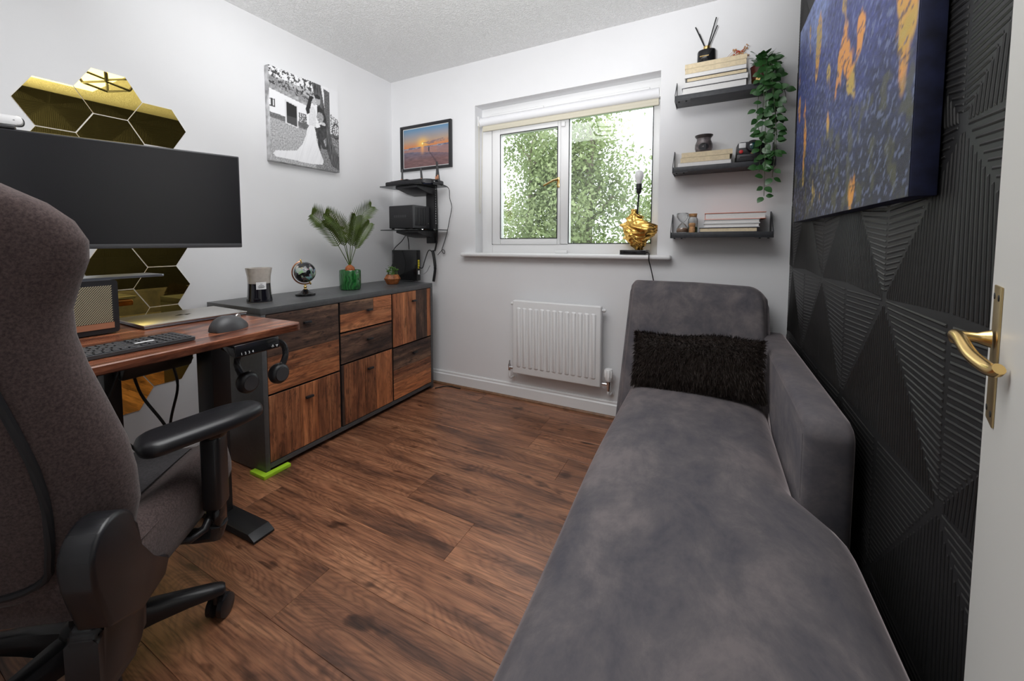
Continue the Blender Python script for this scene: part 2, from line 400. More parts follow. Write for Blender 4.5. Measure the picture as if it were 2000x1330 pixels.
def velvet():
    m, nt, b = nodes('velvet'); tc = N(nt, 'ShaderNodeTexCoord')
    mp = N(nt, 'ShaderNodeMapping'); mp.inputs['Scale'].default_value = (1.2, 0.7, 1.0); nt.links.new(tc.outputs['Object'], mp.inputs[0])
    n = N(nt, 'ShaderNodeTexNoise', i_Scale=6.0, i_Detail=8.0, i_Roughness=0.68, i_Distortion=0.25); nt.links.new(mp.outputs[0], n.inputs[0])
    r = ramp(nt, n.outputs['Fac'], [(0.36, srgb(78, 76, 82)), (0.5, srgb(93, 89, 92)), (0.64, srgb(112, 105, 106))])
    nt.links.new(r.outputs[0], b.inputs['Base Color']); b.inputs['Roughness'].default_value = 0.85
    b.inputs['Sheen Weight'].default_value = 0.9; b.inputs['Sheen Roughness'].default_value = 0.3; b.inputs['Sheen Tint'].default_value = rgba(srgb(190, 178, 178)); b.inputs['Specular IOR Level'].default_value = 0.15
    n2 = N(nt, 'ShaderNodeTexNoise', i_Scale=9.0, i_Detail=5.0); nt.links.new(tc.outputs['Object'], n2.inputs[0])
    bp = N(nt, 'ShaderNodeBump', i_Strength=0.25, i_Distance=0.012); nt.links.new(n2.outputs['Fac'], bp.inputs['Height']); nt.links.new(bp.outputs[0], b.inputs['Normal'])
velvet()
def weave(name, c1, c2, scale):
    m, nt, b = nodes(name); tc = N(nt, 'ShaderNodeTexCoord')
    n = N(nt, 'ShaderNodeTexNoise', i_Scale=scale, i_Detail=5.0, i_Roughness=0.7); nt.links.new(tc.outputs['Object'], n.inputs[0])
    r = ramp(nt, n.outputs['Fac'], [(0.35, c1), (0.65, c2)]); nt.links.new(r.outputs[0], b.inputs['Base Color']); b.inputs['Roughness'].default_value = 0.9; b.inputs['Specular IOR Level'].default_value = 0.2
    b.inputs['Sheen Weight'].default_value = 0.15
    bp = N(nt, 'ShaderNodeBump', i_Strength=0.35, i_Distance=0.002); nt.links.new(n.outputs['Fac'], bp.inputs['Height']); nt.links.new(bp.outputs[0], b.inputs['Normal'])
weave('chair_fabric', srgb(60, 49, 48), srgb(92, 78, 76), 210)
weave('seat_fabric', srgb(44, 42, 44), srgb(66, 62, 64), 120)
def ceiling_mat():
    m, nt, b = nodes('stippled_ceiling'); b.inputs['Base Color'].default_value = (0.86, 0.86, 0.86, 1); b.inputs['Roughness'].default_value = 0.7
    tc = N(nt, 'ShaderNodeTexCoord'); n = N(nt, 'ShaderNodeTexNoise', i_Scale=75.0, i_Detail=2.0, i_Roughness=0.6, i_Distortion=1.2); nt.links.new(tc.outputs['Object'], n.inputs[0])
    r = ramp(nt, n.outputs['Fac'], [(0.45, (0, 0, 0)), (0.62, (1, 1, 1))])
    bp = N(nt, 'ShaderNodeBump', i_Strength=0.7, i_Distance=0.005); nt.links.new(r.outputs[0], bp.inputs['Height']); nt.links.new(bp.outputs[0], b.inputs['Normal'])
ceiling_mat()
def glazed_pot():
    m, nt, b = nodes('green_glaze'); tc = N(nt, 'ShaderNodeTexCoord'); n = N(nt, 'ShaderNodeTexWave', i_Scale=22.0, i_Distortion=9.0, i_Detail=2.0); nt.links.new(tc.outputs['Object'], n.inputs[0])
    r = ramp(nt, n.outputs['Fac'], [(0.3, (0.008, 0.07, 0.014)), (0.8, (0.02, 0.14, 0.03))]); nt.links.new(r.outputs[0], b.inputs['Base Color']); b.inputs['Roughness'].default_value = 0.12; b.inputs['Coat Weight'].default_value = 0.5
    bp = N(nt, 'ShaderNodeBump', i_Strength=0.35, i_Distance=0.003); nt.links.new(n.outputs['Fac'], bp.inputs['Height']); nt.links.new(bp.outputs[0], b.inputs['Normal'])
glazed_pot()
def globe_mat():
    m, nt, b = nodes('globe_skin'); tc = N(nt, 'ShaderNodeTexCoord'); n = N(nt, 'ShaderNodeTexNoise', i_Scale=22.0, i_Detail=3.0); nt.links.new(tc.outputs['Object'], n.inputs[0])
    v = N(nt, 'ShaderNodeTexVoronoi', i_Scale=38.0); nt.links.new(tc.outputs['Object'], v.inputs[0])
    k = ramp(nt, n.outputs['Fac'], [(0.52, (0, 0, 0)), (0.54, (1, 1, 1))])
    hs = N(nt, 'ShaderNodeHueSaturation'); nt.links.new(v.outputs['Color'], hs.inputs['Color']); hs.inputs['Saturation'].default_value = 0.6; hs.inputs['Value'].default_value = 0.5
    mx = N(nt, 'ShaderNodeMix', data_type='RGBA'); nt.links.new(k.outputs[0], mx.inputs[0]); mx.inputs[6].default_value = (0.008, 0.008, 0.01, 1); nt.links.new(hs.outputs[0], mx.inputs[7])
    nt.links.new(mx.outputs[2], b.inputs['Base Color']); b.inputs['Roughness'].default_value = 0.12; b.inputs['Coat Weight'].default_value = 0.4
globe_mat()
wood('floor_oak', srgb(92, 62, 48), srgb(138, 93, 68), srgb(164, 116, 86), 0, 1.2, 0.9, 0.36, 0.0, 1.0, 0.55, 0.18)
wood('desk_walnut', srgb(58, 29, 20), srgb(124, 72, 50), srgb(168, 110, 80), 1, 2.2, 0.0, 0.25, 0.0, 0.6, 0.3, 0.05)
wood('rough_dark_h', srgb(44, 31, 26), srgb(82, 60, 49), srgb(130, 100, 78), 1, 1.4, 0.5, 0.6, 0.9, 0.8, 0.3, 0.6)
wood('rough_dark_v', srgb(44, 31, 26), srgb(82, 60, 49), srgb(130, 100, 78), 2, 1.4, 0.5, 0.6, 0.9, 0.8, 0.3, 0.6)
wood('rough_pine_h', srgb(140, 82, 50), srgb(186, 118, 76), srgb(210, 144, 98), 1, 1.2, 0.6, 0.55, 0.35, 0.9, 0.45, 0.35)
wood('rough_pine_v', srgb(140, 82, 50), srgb(186, 118, 76), srgb(210, 144, 98), 2, 1.2, 0.6, 0.55, 0.35, 0.9, 0.45, 0.35)
wood('rough_brown_h', srgb(88, 50, 33), srgb(140, 88, 58), srgb(172, 116, 80), 1, 1.3, 0.6, 0.55, 0.75, 0.9, 0.4, 0.5)
wood('rough_brown_v', srgb(88, 50, 33), srgb(140, 88, 58), srgb(172, 116, 80), 2, 1.3, 0.6, 0.55, 0.75, 0.9, 0.4, 0.5)
wood('pot_wood', srgb(110, 58, 26), srgb(156, 90, 44), srgb(176, 108, 58), 0, 3.0, 0.0, 0.45, 0.0, 2.0, 0.5, 0.1)
mat('wallpaper_black', (0.006, 0.006, 0.0065), 0.5, var=0.2, vscale=9)
mat('wallpaper_ridge', (0.0115, 0.011, 0.0105), 0.40)

# ================================================================== ROOM SHELL
WX0, WX1, WZ0, WZ1 = 0.785, 2.02, 1.005, 2.09      # window opening
b = newbm(); bx(b, -0.1, W + 0.1, YF - 0.1, 0.25, -0.12, -0.009); floor = struct('floor', b, 'strip_wood', smooth=False)
PW = 0.217; PL = 1.29
offs = {0: 0.775, 1: 1.17, 2: 1.51, 3: 0.62, 4: 1.19, 5: 0.35, 6: 0.95, 7: 0.5, 8: 1.3, -1: 0.40, -2: 1.462, -3: 0.15, -4: 0.9}
plank_me = {}
for r in range(-4, 9):
    y1 = -0.837 - PW * r; y0 = y1 - PW
    y1c = min(y1, -0.002); y0c = max(y0, YF)
    if y1c - y0c < 0.02: continue
    x = offs[r] - 2 * PL
    while x < W:
        xa, xb = max(x, 0.0), min(x + PL, W)
        if xb - xa > 0.01:
            key = (round(xb - xa, 3), round(y1c - y0c, 3))
            if key not in plank_me:
                bb = newbm(); box(bb, (0, 0, -0.004), (xb - xa - 0.0007, y1c - y0c - 0.0007, 0.008), 0.0006, 1)
                me = bpy.data.meshes.new('plank'); bb.to_mesh(me); bb.free(); me.materials.append(MATS['floor_oak']); plank_me[key] = me
            part('plank', plank_me[key], floor, ((xa + xb) / 2, (y0c + y1c) / 2, 0))
        x += PL
b = newbm(); bx(b, -0.1, W + 0.1, YF - 0.1, 0.2, H, H + 0.1); struct('ceiling', b, 'stippled_ceiling', smooth=False)
b = newbm(); bx(b, -0.1, 0, YF - 0.1, 0.2, 0, H); struct('wall_left', b, 'white_paint', smooth=False)
b = newbm(); T_ = 0.19
bx(b, 0, WX0, 0, T_, 0, H); bx(b, WX1, W, 0, T_, 0, H); bx(b, WX0, WX1, 0, T_, 0, WZ0); bx(b, WX0, WX1, 0, T_, WZ1, H)
bmesh.ops.remove_doubles(b, verts=b.verts[:], dist=1e-5)
struct('wall_back', b, 'white_paint', smooth=False)
b = newbm(); bx(b, W, W + 0.1, YF - 0.1, 0.2, 0, H); wr = struct('wall_right', b, 'wallpaper_black', smooth=False)
# front wall with the doorway the photograph is taken from
DX0, DX1, DZ = 1.55, 2.335, 2.02
b = newbm(); bx(b, 0, DX0, YF - 0.1, YF, 0, H); bx(b, DX1, W, YF - 0.1, YF, 0, H); bx(b, DX0, DX1, YF - 0.1, YF, DZ, H); struct('wall_front', b, 'white_paint', smooth=False)
# landing outside the doorway
b = newbm(); bx(b, 0.9, 2.9, YF - 1.3, YF - 1.2, 0, H); bx(b, 0.9, 2.9, YF - 1.2, YF - 0.1, H, H + 0.1); bx(b, 0.9, 2.9, YF - 1.2, YF - 0.1, -0.1, 0); bx(b, 0.8, 0.9, YF - 1.3, YF - 0.1, 0, H); bx(b, 2.9, 3.0, YF - 1.3, YF - 0.1, 0, H)
struct('wall_landing', b, 'white_paint', smooth=False)

# embossed wallpaper relief on the right wall: right-angled triangles filled with fanning ribs
b = newbm(); CU, CV = 0.3045, 0.33; relief = 0.0018
def rib(p, q, w0, w1):
    (y0, z0), (y1, z1) = p, q
    d = V((y1 - y0, z1 - z0)); L = d.length
    if L < 0.012: return
    d /= L; n = V((-d.y, d.x))
    zc = lambda z: min(max(z, 0.002), H - 0.002)
    A = [(y0 + n.x * w0, zc(z0 + n.y * w0)), (y0 - n.x * w0, zc(z0 - n.y * w0)), (y1 - n.x * w1, zc(z1 - n.y * w1)), (y1 + n.x * w1, zc(z1 + n.y * w1))]
    vs = [b.verts.new((W - 0.0005, a[0], a[1])) for a in A]
    m0 = b.verts.new((W - relief, y0 + d.x * 0.004, zc(z0 + d.y * 0.004))); m1 = b.verts.new((W - relief, y1 - d.x * 0.004, zc(z1 - d.y * 0.004)))
    for f in ((vs[0], vs[1], m0), (vs[1], vs[2], m1, m0), (vs[2], vs[3], m1), (vs[3], vs[0], m0, m1)): b.faces.new(f)
def tri_ribs(S, A, B, n=24):
    """ribs from edge S-A to edge S-B"""
    for k in range(1, n + 1):
        t = (k - 0.35) / n
        p = (S[0] + (A[0] - S[0]) * t, S[1] + (A[1] - S[1]) * t); u = t ** 1.12 * 0.97 + 0.01
        q = (S[0] + (B[0] - S[0]) * u, S[1] + (B[1] - S[1]) * u)
        c = ((p[0] + q[0]) / 2, (p[1] + q[1]) / 2); s = 0.93
        p = (c[0] + (p[0] - c[0]) * s, c[1] + (p[1] - c[1]) * s); q = (c[0] + (q[0] - c[0]) * s, c[1] + (q[1] - c[1]) * s)
        rib(p, q, 0.0026, 0.0034)
for i in range(-1, 10):
    for j in range(-3, 5):
        y0 = -0.705 + 2 * CU - CU * i; z0 = 0.975 + CV * j      # corner (star when i+j even)
        y1 = y0 - CU; z1 = z0 + CV
        if z1 < 0.0 or z0 > H - 0.02 or y0 < YF + 0.02 or y1 > -0.02: continue
        cy = lambda p: (min(max(p[0], YF + 0.003), -0.003), min(max(p[1], 0.004), H - 0.004))
        if (i + j) % 2 == 0: S, E_ = (y0, z0), (y1, z1); P, Q = (y1, z0), (y0, z1)
        else: S, E_ = (y1, z0), (y0, z1); P, Q = (y0, z0), (y1, z1)
        tri_ribs(cy(S), cy(E_), cy(P)); tri_ribs(cy(S), cy(E_), cy(Q))
obj('wallpaper_relief', b, 'wallpaper_ridge', wr, kind='stuff', smooth=False)

# skirting: moulded board + timber beading
b = newbm(); prof = [(0, 0.012), (0, 0.105), (-0.006, 0.105), (-0.010, 0.098), (-0.010, 0.088), (-0.017, 0.080), (-0.018, 0.012)]
prism(b, [(p[0], p[1]) for p in prof], 0.0, W, 'YZ'); struct('baseboard_back', b, 'white_gloss', smooth=False)
b = newbm(); prism(b, [(-0.018, 0), (-0.018, 0.016), (-0.024, 0.015), (-0.031, 0.008), (-0.032, 0)], 0.0, W, 'YZ'); struct('trim_1', b, 'strip_wood', smooth=False)
b = newbm(); prism(b, [(-p[0], p[1]) for p in prof], YF, -0.02, 'XZ'); struct('baseboard_left', b, 'white_gloss', smooth=False)

# ================================================================== WINDOW
win = thing('window_1', '', ''); win['kind'] = 'structure'; del win['label']; del win['category']
Y0, Y1 = 0.105, 0.165
b = newbm()   # outer frame
bx(b, WX0 + 0.0, WX1 - 0.0, Y0, Y1, 1.965, WZ1, 0.004)
bx(b, WX0, 0.872, Y0, Y1, WZ0, 1.965, 0.004); bx(b, 1.972, WX1, Y0, Y1, WZ0, 1.965, 0.004)
bx(b, 0.872, 1.972, Y0, Y1, WZ0, 1.098, 0.004); bx(b, 1.392, 1.452, Y0, Y1, 1.086, 1.965, 0.004)
bx(b, 0.872, 1.972, Y0, Y1, 1.935, 1.965, 0.004)
obj('window_frame', b, 'upvc', win)
b = newbm()   # opening sash
bx(b, 0.876, 0.944, Y0 - 0.012, Y1 - 0.01, 1.092, 1.932, 0.005); bx(b, 1.376, 1.396, Y0 - 0.012, Y1 - 0.01, 1.092, 1.932, 0.005)
bx(b, 0.944, 1.376, Y0 - 0.012, Y1 - 0.01, 1.092, 1.134, 0.005); bx(b, 0.944, 1.376, Y0 - 0.012, Y1 - 0.01, 1.885, 1.932, 0.005)
sash = obj('sash', b, 'upvc', win)
def gasket(x0, x1, z0, z1, y):
    b = newbm(); t = 0.005
    bx(b, x0, x0 + t, y, y + 0.004, z0, z1); bx(b, x1 - t, x1, y, y + 0.004, z0, z1); bx(b, x0, x1, y, y + 0.004, z0, z0 + t); bx(b, x0, x1, y, y + 0.004, z1 - t, z1); return b
obj('gasket', gasket(0.942, 1.378, 1.132, 1.887, Y0 - 0.014), 'rubber_black', sash, smooth=False)
b = newbm(); bx(b, 0.871, 0.8755, Y0 - 0.004, Y0 + 0.01, 1.088, 1.94); obj('gasket', b, 'rubber_black', sash, smooth=False)
obj('gasket', gasket(1.450, 1.974, 1.096, 1.937, Y0 - 0.003), 'rubber_black', win, smooth=False)
b = newbm(); bx(b, 0.944, 1.376, 0.125, 0.129, 1.134, 1.885); obj('pane', b, 'window_glass', sash, smooth=False)
b = newbm(); bx(b, 1.452, 1.972, 0.125, 0.129, 1.098, 1.935); obj('pane', b, 'window_glass', win, smooth=False)
b = newbm(); box(b, (1.385, Y0 - 0.018, 1.51), (0.018, 0.012, 0.07), 0.004); tube(b, [(1.385, Y0 - 0.03, 1.53), (1.36, Y0 - 0.045, 1.522), (1.29, Y0 - 0.045, 1.492)], [0.008, 0.008, 0.006], 8); obj('window_handle', b, 'brass', sash)
for (xa, xb) in ((0.865, 1.275), (1.515, 1.95)):
    b = newbm(); bx(b, xa, xb, Y0 - 0.016, Y0, 2.012, 2.042, 0.007); bx(b, xb - 0.05, xb - 0.046, Y0 - 0.018, Y0 - 0.01, 2.016, 2.038); obj('trickle_vent', b, 'upvc', win)
b = newbm(); box(b, (1.415, Y0 - 0.012, 1.895), (0.026, 0.02, 0.03), 0.003); obj('child_lock', b, 'upvc', win)
b = newbm(); bx(b, 0.688, 2.098, -0.062, Y0 + 0.01, 1.004, 1.03, 0.0105, 4); sill = obj('window_sill', b, 'white_gloss', win)
# roller blind, rolled up under the window head
rb = thing('roller_blind', 'white roller blind rolled up at the top of the window with a cream bottom bar', 'blind', (1.40, 0.055, 1.93))
b = newbm(); tube(b, [(WX0 + 0.02, 0.055, 1.983), (WX1 - 0.012, 0.055, 1.983)], 0.030, 20); obj('fabric_roll', b, 'blind_white', rb)
b = newbm(); bx(b, WX0 + 0.032, WX1 - 0.016, 0.060, 0.066, 1.93, 1.975); obj('fabric_drop', b, 'blind_cream', rb, smooth=False)
b = newbm(); bx(b, WX0 + 0.03, WX1 - 0.014, 0.056, 0.070, 1.915, 1.937, 0.004); obj('bottom_bar', b, 'blind_cream', rb)
for xx in (WX0 + 0.012, WX1 - 0.006):
    b = newbm(); bx(b, xx - 0.004, xx + 0.004, 0.022, 0.09, 1.95, 2.02, 0.003); obj('end_bracket', b, 'upvc', rb)
b = newbm(); tube(b, [(WX0 + 0.016, 0.03, 1.98), (WX0 + 0.018, 0.03, 1.33), (WX0 + 0.021, 0.034, 1.32), (WX0 + 0.024, 0.04, 1.33), (WX0 + 0.024, 0.075, 1.97)], 0.0022, 6); obj('pull_cord', b, 'blind_cream', rb)
tag(obj('window_sensor', (lambda q: (box(q, (1.415, 0.07, 1.0405), (0.085, 0.022, 0.021), 0.004), q)[1])(newbm()), 'upvc'), 'small white contact sensor box lying on the window sill by the mullion', 'sensor')

# ================================================================== OUTSIDE
def birch(x, y, ztop, spread, n, seed, label):
    rnd = random.Random(seed)
    t = thing('birch_tree', label, 'tree', (x, y, -2.6))
    b = newbm(); pts = [(x, y, -2.6), (x + 0.05, y, -0.5), (x - 0.05, y + 0.05, 1.2), (x + 0.02, y, ztop - 0.3)]; tube(b, pts, [0.12, 0.1, 0.06, 0.015], 8)
    tips = []
    for k in range(16):
        h = 0.1 + (ztop - 0.3) * (k / 16) * 1.0; a = rnd.uniform(0, 2 * PI); L = spread * rnd.uniform(0.6, 1.05) * (1.0 - 0.55 * max(0, (h - 0.6) / (ztop - 0.6)))
        p0 = V((x, y, h)); p1 = p0 + V((math.cos(a) * L * 0.6, math.sin(a) * L * 0.5, 0.35)); p2 = p0 + V((math.cos(a) * L, math.sin(a) * L * 0.8, 0.25))
        tube(b, [p0, p1, p2], [0.03, 0.015, 0.006], 5); tips += [p0.lerp(p1, 0.6), p1, p2, p1.lerp(p2, 0.5)]
    obj('trunk', b, 'bark', t)
    vs, fs = [], []
    for k in range(n):
        c = rnd.choice(tips) + V((rnd.gauss(0, 0.22), rnd.gauss(0, 0.22), rnd.gauss(-0.05, 0.3)))
        s = rnd.uniform(0.018, 0.034); a = V((rnd.gauss(0, 1), rnd.gauss(0, 1), rnd.gauss(-0.6, 0.7))).normalized(); bb = a.cross(V((rnd.gauss(0, 1), rnd.gauss(0, 1), rnd.gauss(0, 1)))).normalized()
        i = len(vs); vs += [c - a * s * 1.3, c + bb * s * 0.7, c + a * s * 1.4, c - bb * s * 0.7]; fs.append((i, i + 1, i + 2, i + 3))
    me = bpy.data.meshes.new('foliage'); inv = t.matrix_world.inverted(); me.from_pydata([inv @ v for v in vs], [], fs); me.materials.append(MATS['tree_leaf'])
    o = bpy.data.objects.new('foliage', me); COL.objects.link(o); o.parent = t; o['kind'] = 'stuff'
birch(-0.55, 4.3, 3.15, 1.15, 17000, 1, 'leafy birch outside filling the left window sash')
birch(0.62, 4.0, 3.0, 0.9, 15000, 2, 'leafy birch outside behind the middle of the window')
birch(1.75, 5.2, 2.1, 1.0, 9000, 3, 'lower leafy birch outside behind the gold lamp on the sill')
b = newbm(); bx(b, -30, 30, 0.5, 60, -2.9, -2.6); struct('ground_outside', b, 'grass_ground', smooth=False)

# ================================================================== DOOR (open, beside the camera)
dA = V((2.58, -1.90)); dd = V((-0.235, -0.79)).normalized()           # free edge, direction to the hinge
ang = math.atan2(dd.y, dd.x)
door = thing('door_1', '', '', (dA.x, dA.y, 0), ang); door['kind'] = 'structure'; del door['label']; del door['category']
# local: +x towards hinge, -y = face towards the room camera side
b = newbm(); bx(b, 0, 0.80, 0.0, 0.036, 0.008, 1.985, 0.002); obj('door_leaf', b, 'door_paint', door, local=True)
b = newbm(); bx(b, -0.0015, 0.0, 0.002, 0.034, 0.01, 1.98); obj('edge_lip', b, 'door_lip', door, local=True, smooth=False)
fy = 0.0; sg = -1
# find which local side faces the camera
side = (door.matrix_world.inverted() @ V((2.2908, -2.6093, 1.0))).y
sg = -1 if side < 0 else 1; fy = 0.0 if side < 0 else 0.036
hd = newbm(); bx(hd, 0.035, 0.079, min(fy, fy + sg * 0.002), max(fy, fy + sg * 0.002), 0.912, 1.062, 0.0008); plate = obj('handle_plate', hd, 'antique_brass', door, local=True)
for (xx, zz) in ((0.043, 1.05), (0.071, 1.05), (0.043, 0.925), (0.071, 0.925)):
    b = newbm(); lathe(b, [(0.0035, -0.0006), (0.0035, 0.0006)], (0, 0, 0), 10, 'Y'); o = obj('screw', b, 'rubber_black', plate, local=True); o.location = (xx, fy + sg * 0.0021, zz)
b = newbm(); tube(b, [(0.057, fy + sg * 0.004, 1.004), (0.057, fy + sg * 0.009, 1.004), (0.057, fy + sg * 0.014, 1.004), (0.057, fy + sg * 0.027, 1.004)], [0.010, 0.008, 0.0058, 0.006], 16)
pts = catmull([(0.046, fy + sg * 0.029, 0.997), (0.054, fy + sg * 0.030, 1.004), (0.070, fy + sg * 0.027, 1.003), (0.100, fy + sg * 0.021, 0.992), (0.126, fy + sg * 0.013, 0.986), (0.140, fy + sg * 0.009, 0.986), (0.147, fy + sg * 0.007, 0.990)], 6)
n_ = len(pts); tube(b, pts, [0.0046 + 0.0014 * math.sin(PI * k / (n_ - 1)) for k in range(n_)], 12, sq=1.2)
obj('lever_handle', b, 'brass', door, local=True)

# ================================================================== SIDEBOARD
sb = thing('sideboard', 'long grey sideboard with reclaimed wood plank doors and drawers along the left wall', 'sideboard', (0.25, -0.795, 0))
SX, SY0, SY1, SZ = 0.48, -1.472, -0.12, 0.803
b = newbm(); bx(b, 0.022, SX, SY0, SY1, SZ - 0.032, SZ, 0.0015); obj('top_panel', b, 'sideboard_grey', sb)
for (ya, yb) in ((SY0, SY0 + 0.024), (SY1 - 0.024, SY1)):
    b = newbm(); bx(b, 0.022, SX, ya, yb, 0.005, SZ - 0.032, 0.001); obj('side_panel', b, 'sideboard_grey', sb)
b = newbm(); bx(b, 0.022, SX, SY0 + 0.024, SY1 - 0.024, 0.026, 0.048); obj('bottom_panel', b, 'sideboard_grey', sb)
b = newbm(); bx(b, 0.022, 0.034, SY0 + 0.024, SY1 - 0.024, 0.048, SZ - 0.032); obj('back_panel', b, 'sideboard_grey', sb)
for yy in (-1.009, -0.569):
    b = newbm(); bx(b, 0.04, SX - 0.012, yy - 0.004, yy + 0.004, 0.048, SZ - 0.032); obj('divider', b, 'rubber_black', sb)
def front(name, y0, y1, z0, z1, pl, hy=None):
    g = 0.002; b = newbm(); bx(b, SX - 0.020, SX - 0.005, y0 + g, y1 - g, z0 + g, z1 - g)
    d = obj(name, b, 'rubber_black', sb, center=True)
    for (a0, a1, c0, c1, m, dep) in pl:
        b = newbm(); bx(b, SX - 0.0055, SX - 0.001 + dep, max(a0, y0 + g) + 0.0009, min(a1, y1 - g) - 0.0009, max(c0, z0 + g) + 0.0009, min(c1, z1 - g) - 0.0009, 0.0008, 1)
        obj('plank', b, m, d, center=True, smooth=False)
    hy = (y0 + y1) / 2 if hy is None else hy; hz = z1 - 0.072
    b = newbm(); bx(b, SX - 0.001, SX + 0.010, hy - 0.014, hy + 0.014, hz - 0.005, hz + 0.001, 0.001); bx(b, SX + 0.008, SX + 0.024, hy - 0.022, hy + 0.022, hz - 0.004, hz + 0.008, 0.002); obj('handle', b, 'black_metal', d)
    return d
TZ = SZ - 0.033
A0, A1, B0, B1, C0, C1 = SY0 + 0.024, -1.013, -1.005, -0.573, -0.565, SY1 - 0.024
front('flap', A0, A1, 0.383, TZ, [(A0, A1, 0.565, TZ, 'rough_dark_h', 0), (A0, A1, 0.475, 0.565, 'rough_brown_h', 0.0006), (A0, A1, 0.383, 0.475, 'rough_pine_h', 0)])
front('door', A0, A1, 0.05, 0.379, [(A0, -1.275, 0.05, 0.379, 'rough_brown_v', 0), (-1.275, -1.165, 0.05, 0.379, 'rough_pine_v', 0.0006), (-1.165, -1.08, 0.05, 0.379, 'rough_brown_v', 0), (-1.08, A1, 0.05, 0.379, 'rough_brown_v', 0.0005)])
front('drawer', B0, B1, 0.595, TZ, [(B0, -0.74, 0.700, TZ, 'rough_dark_h', 0), (-0.74, B1, 0.700, TZ, 'rough_pine_h', 0.0006), (B0, B1, 0.595, 0.700, 'rough_pine_h', 0)])
front('drawer', B0, B1, 0.412, 0.591, [(B0, B1, 0.575, 0.591, 'rough_brown_h', 0), (B0, B1, 0.412, 0.575, 'rough_dark_h', 0.0004)])
front('door', B0, B1, 0.05, 0.408, [(B0, -0.985, 0.05, 0.408, 'rough_dark_v', 0), (-0.985, -0.82, 0.05, 0.408, 'rough_brown_v', 0), (-0.82, -0.725, 0.05, 0.408, 'rough_brown_v', 0.0006), (-0.725, B1, 0.05, 0.408, 'rough_pine_v', 0)])
front('door', C0, C1, 0.408, TZ, [(C0, -0.425, 0.408, TZ, 'rough_pine_v', 0), (-0.425, -0.32, 0.408, TZ, 'rough_pine_v', 0.0006), (-0.32, -0.19, 0.408, TZ, 'rough_dark_v', 0), (-0.19, C1, 0.408, TZ, 'rough_pine_v', 0.0004)])
front('flap', C0, C1, 0.05, 0.404, [(C0, C1, 0.255, 0.404, 'rough_dark_h', 0), (C0, C1, 0.165, 0.255, 'rough_brown_h', 0.0006), (C0, C1, 0.05, 0.165, 'rough_pine_h', 0)])
b = newbm(); prism(b, [(0.395, -1.500), (0.508, -1.500), (0.508, -1.36), (0.4815, -1.36), (0.4815, -1.4735), (0.395, -1.4735)], 0.0005, 0.017, 'XY', 0.001)
tag(obj('corner_protector', b, 'lime'), 'lime green plastic L-shaped spacer around the sideboard corner on the floor', 'spacer')

# ---- on the sideboard
t = thing('jar_candle', 'hourglass-shaped jar candle with black wax and sooty clear glass on the sideboard', 'candle', (0.265, -1.338, SZ))
b = newbm(); lathe(b, [(0.058, 0.001), (0.060, 0.006), (0.055, 0.04), (0.0525, 0.09), (0.055, 0.135), (0.0625, 0.177), (0.0605, 0.177), (0.053, 0.135), (0.0507, 0.098), (0, 0.098)], (0.265, -1.338, SZ), 36); obj('glass_jar', b, 'sooty_glass', t)
b = newbm(); lathe(b, [(0.0604, 0.004), (0.0612, 0.010), (0.0560, 0.04), (0.0532, 0.09), (0.0534, 0.0985)], (0.265, -1.338, SZ), 36); obj('wax', b, 'candle_wax_black', t)
vs = [];  b = newbm()
for k in range(9):
    a = math.radians(-55 + k * 6.2 + 8); rr = 0.0545
    vs.append((b.verts.new((0.265 + rr * math.cos(a), -1.338 + rr * math.sin(a), SZ + 0.07)), b.verts.new((0.265 + (rr + 0.0008) * math.cos(a), -1.338 + (rr + 0.0008) * math.sin(a), SZ + 0.107))))
for k in range(8): b.faces.new((vs[k][0], vs[k + 1][0], vs[k + 1][1], vs[k][1]))
lab = obj('paper_label', b, 'label_white', t)
b = newbm()
for (zz, hw) in ((0.096, 5), (0.089, 12), (0.083, 16), (0.078, 14)):
    a0, a1 = math.radians(-22 - hw), math.radians(-22 + hw); rr = 0.0556
    q = [b.verts.new((0.265 + rr * math.cos(a), -1.338 + rr * math.sin(a), SZ + z)) for (a, z) in ((a0, zz), (-0.384, zz), (a1, zz), (a1, zz + 0.0022), (-0.384, zz + 0.0022), (a0, zz + 0.0022))]
    b.faces.new((q[0], q[1], q[4], q[5])); b.faces.new((q[1], q[2], q[3], q[4]))
obj('label_print', b, 'ink', lab)
b = newbm(); bx(b, 0.262, 0.268, -1.345, -1.331, SZ + 0.096, SZ + 0.112); obj('wooden_wick', b, 'rubber_black', t)

gx, gy = 0.255, -1.055
t = thing('desk_globe', 'small black gemstone globe on a brass meridian stand', 'globe', (gx, gy, SZ))
b = newbm(); lathe(b, [(0.054, 0), (0.056, 0.006), (0.054, 0.013), (0.030, 0.020), (0.014, 0.034), (0.011, 0.038)], (gx, gy, SZ), 32); obj('base', b, 'black_gloss', t)
b = newbm(); lathe(b, [(0.009, 0.036), (0.0065, 0.044), (0.010, 0.051), (0.006, 0.057), (0.006, 0.066)], (gx, gy, SZ), 20); obj('stem', b, 'brass', t)
gz = SZ + 0.135; fwd = V((0.86, -0.51, 0)).normalized(); sde = V((0.51, 0.86, 0)).normalized()
b = newbm(); R_ = 0.068
arc = [V((gx, gy, gz)) + (sde * math.cos(a) + V((0, 0, 1)) * math.sin(a)) * R_ for a in [math.radians(105 + k * 190 / 24) for k in range(25)]]
tube(b, arc, 0.0042, 8); obj('meridian_arm', b, 'copper', t)
bs = newbm(); bmesh.ops.create_uvsphere(bs, u_segments=36, v_segments=24, radius=0.060); bmesh.ops.translate(bs, vec=(gx, gy, gz), verts=bs.verts[:]); obj('sphere', bs, 'globe_skin', t)
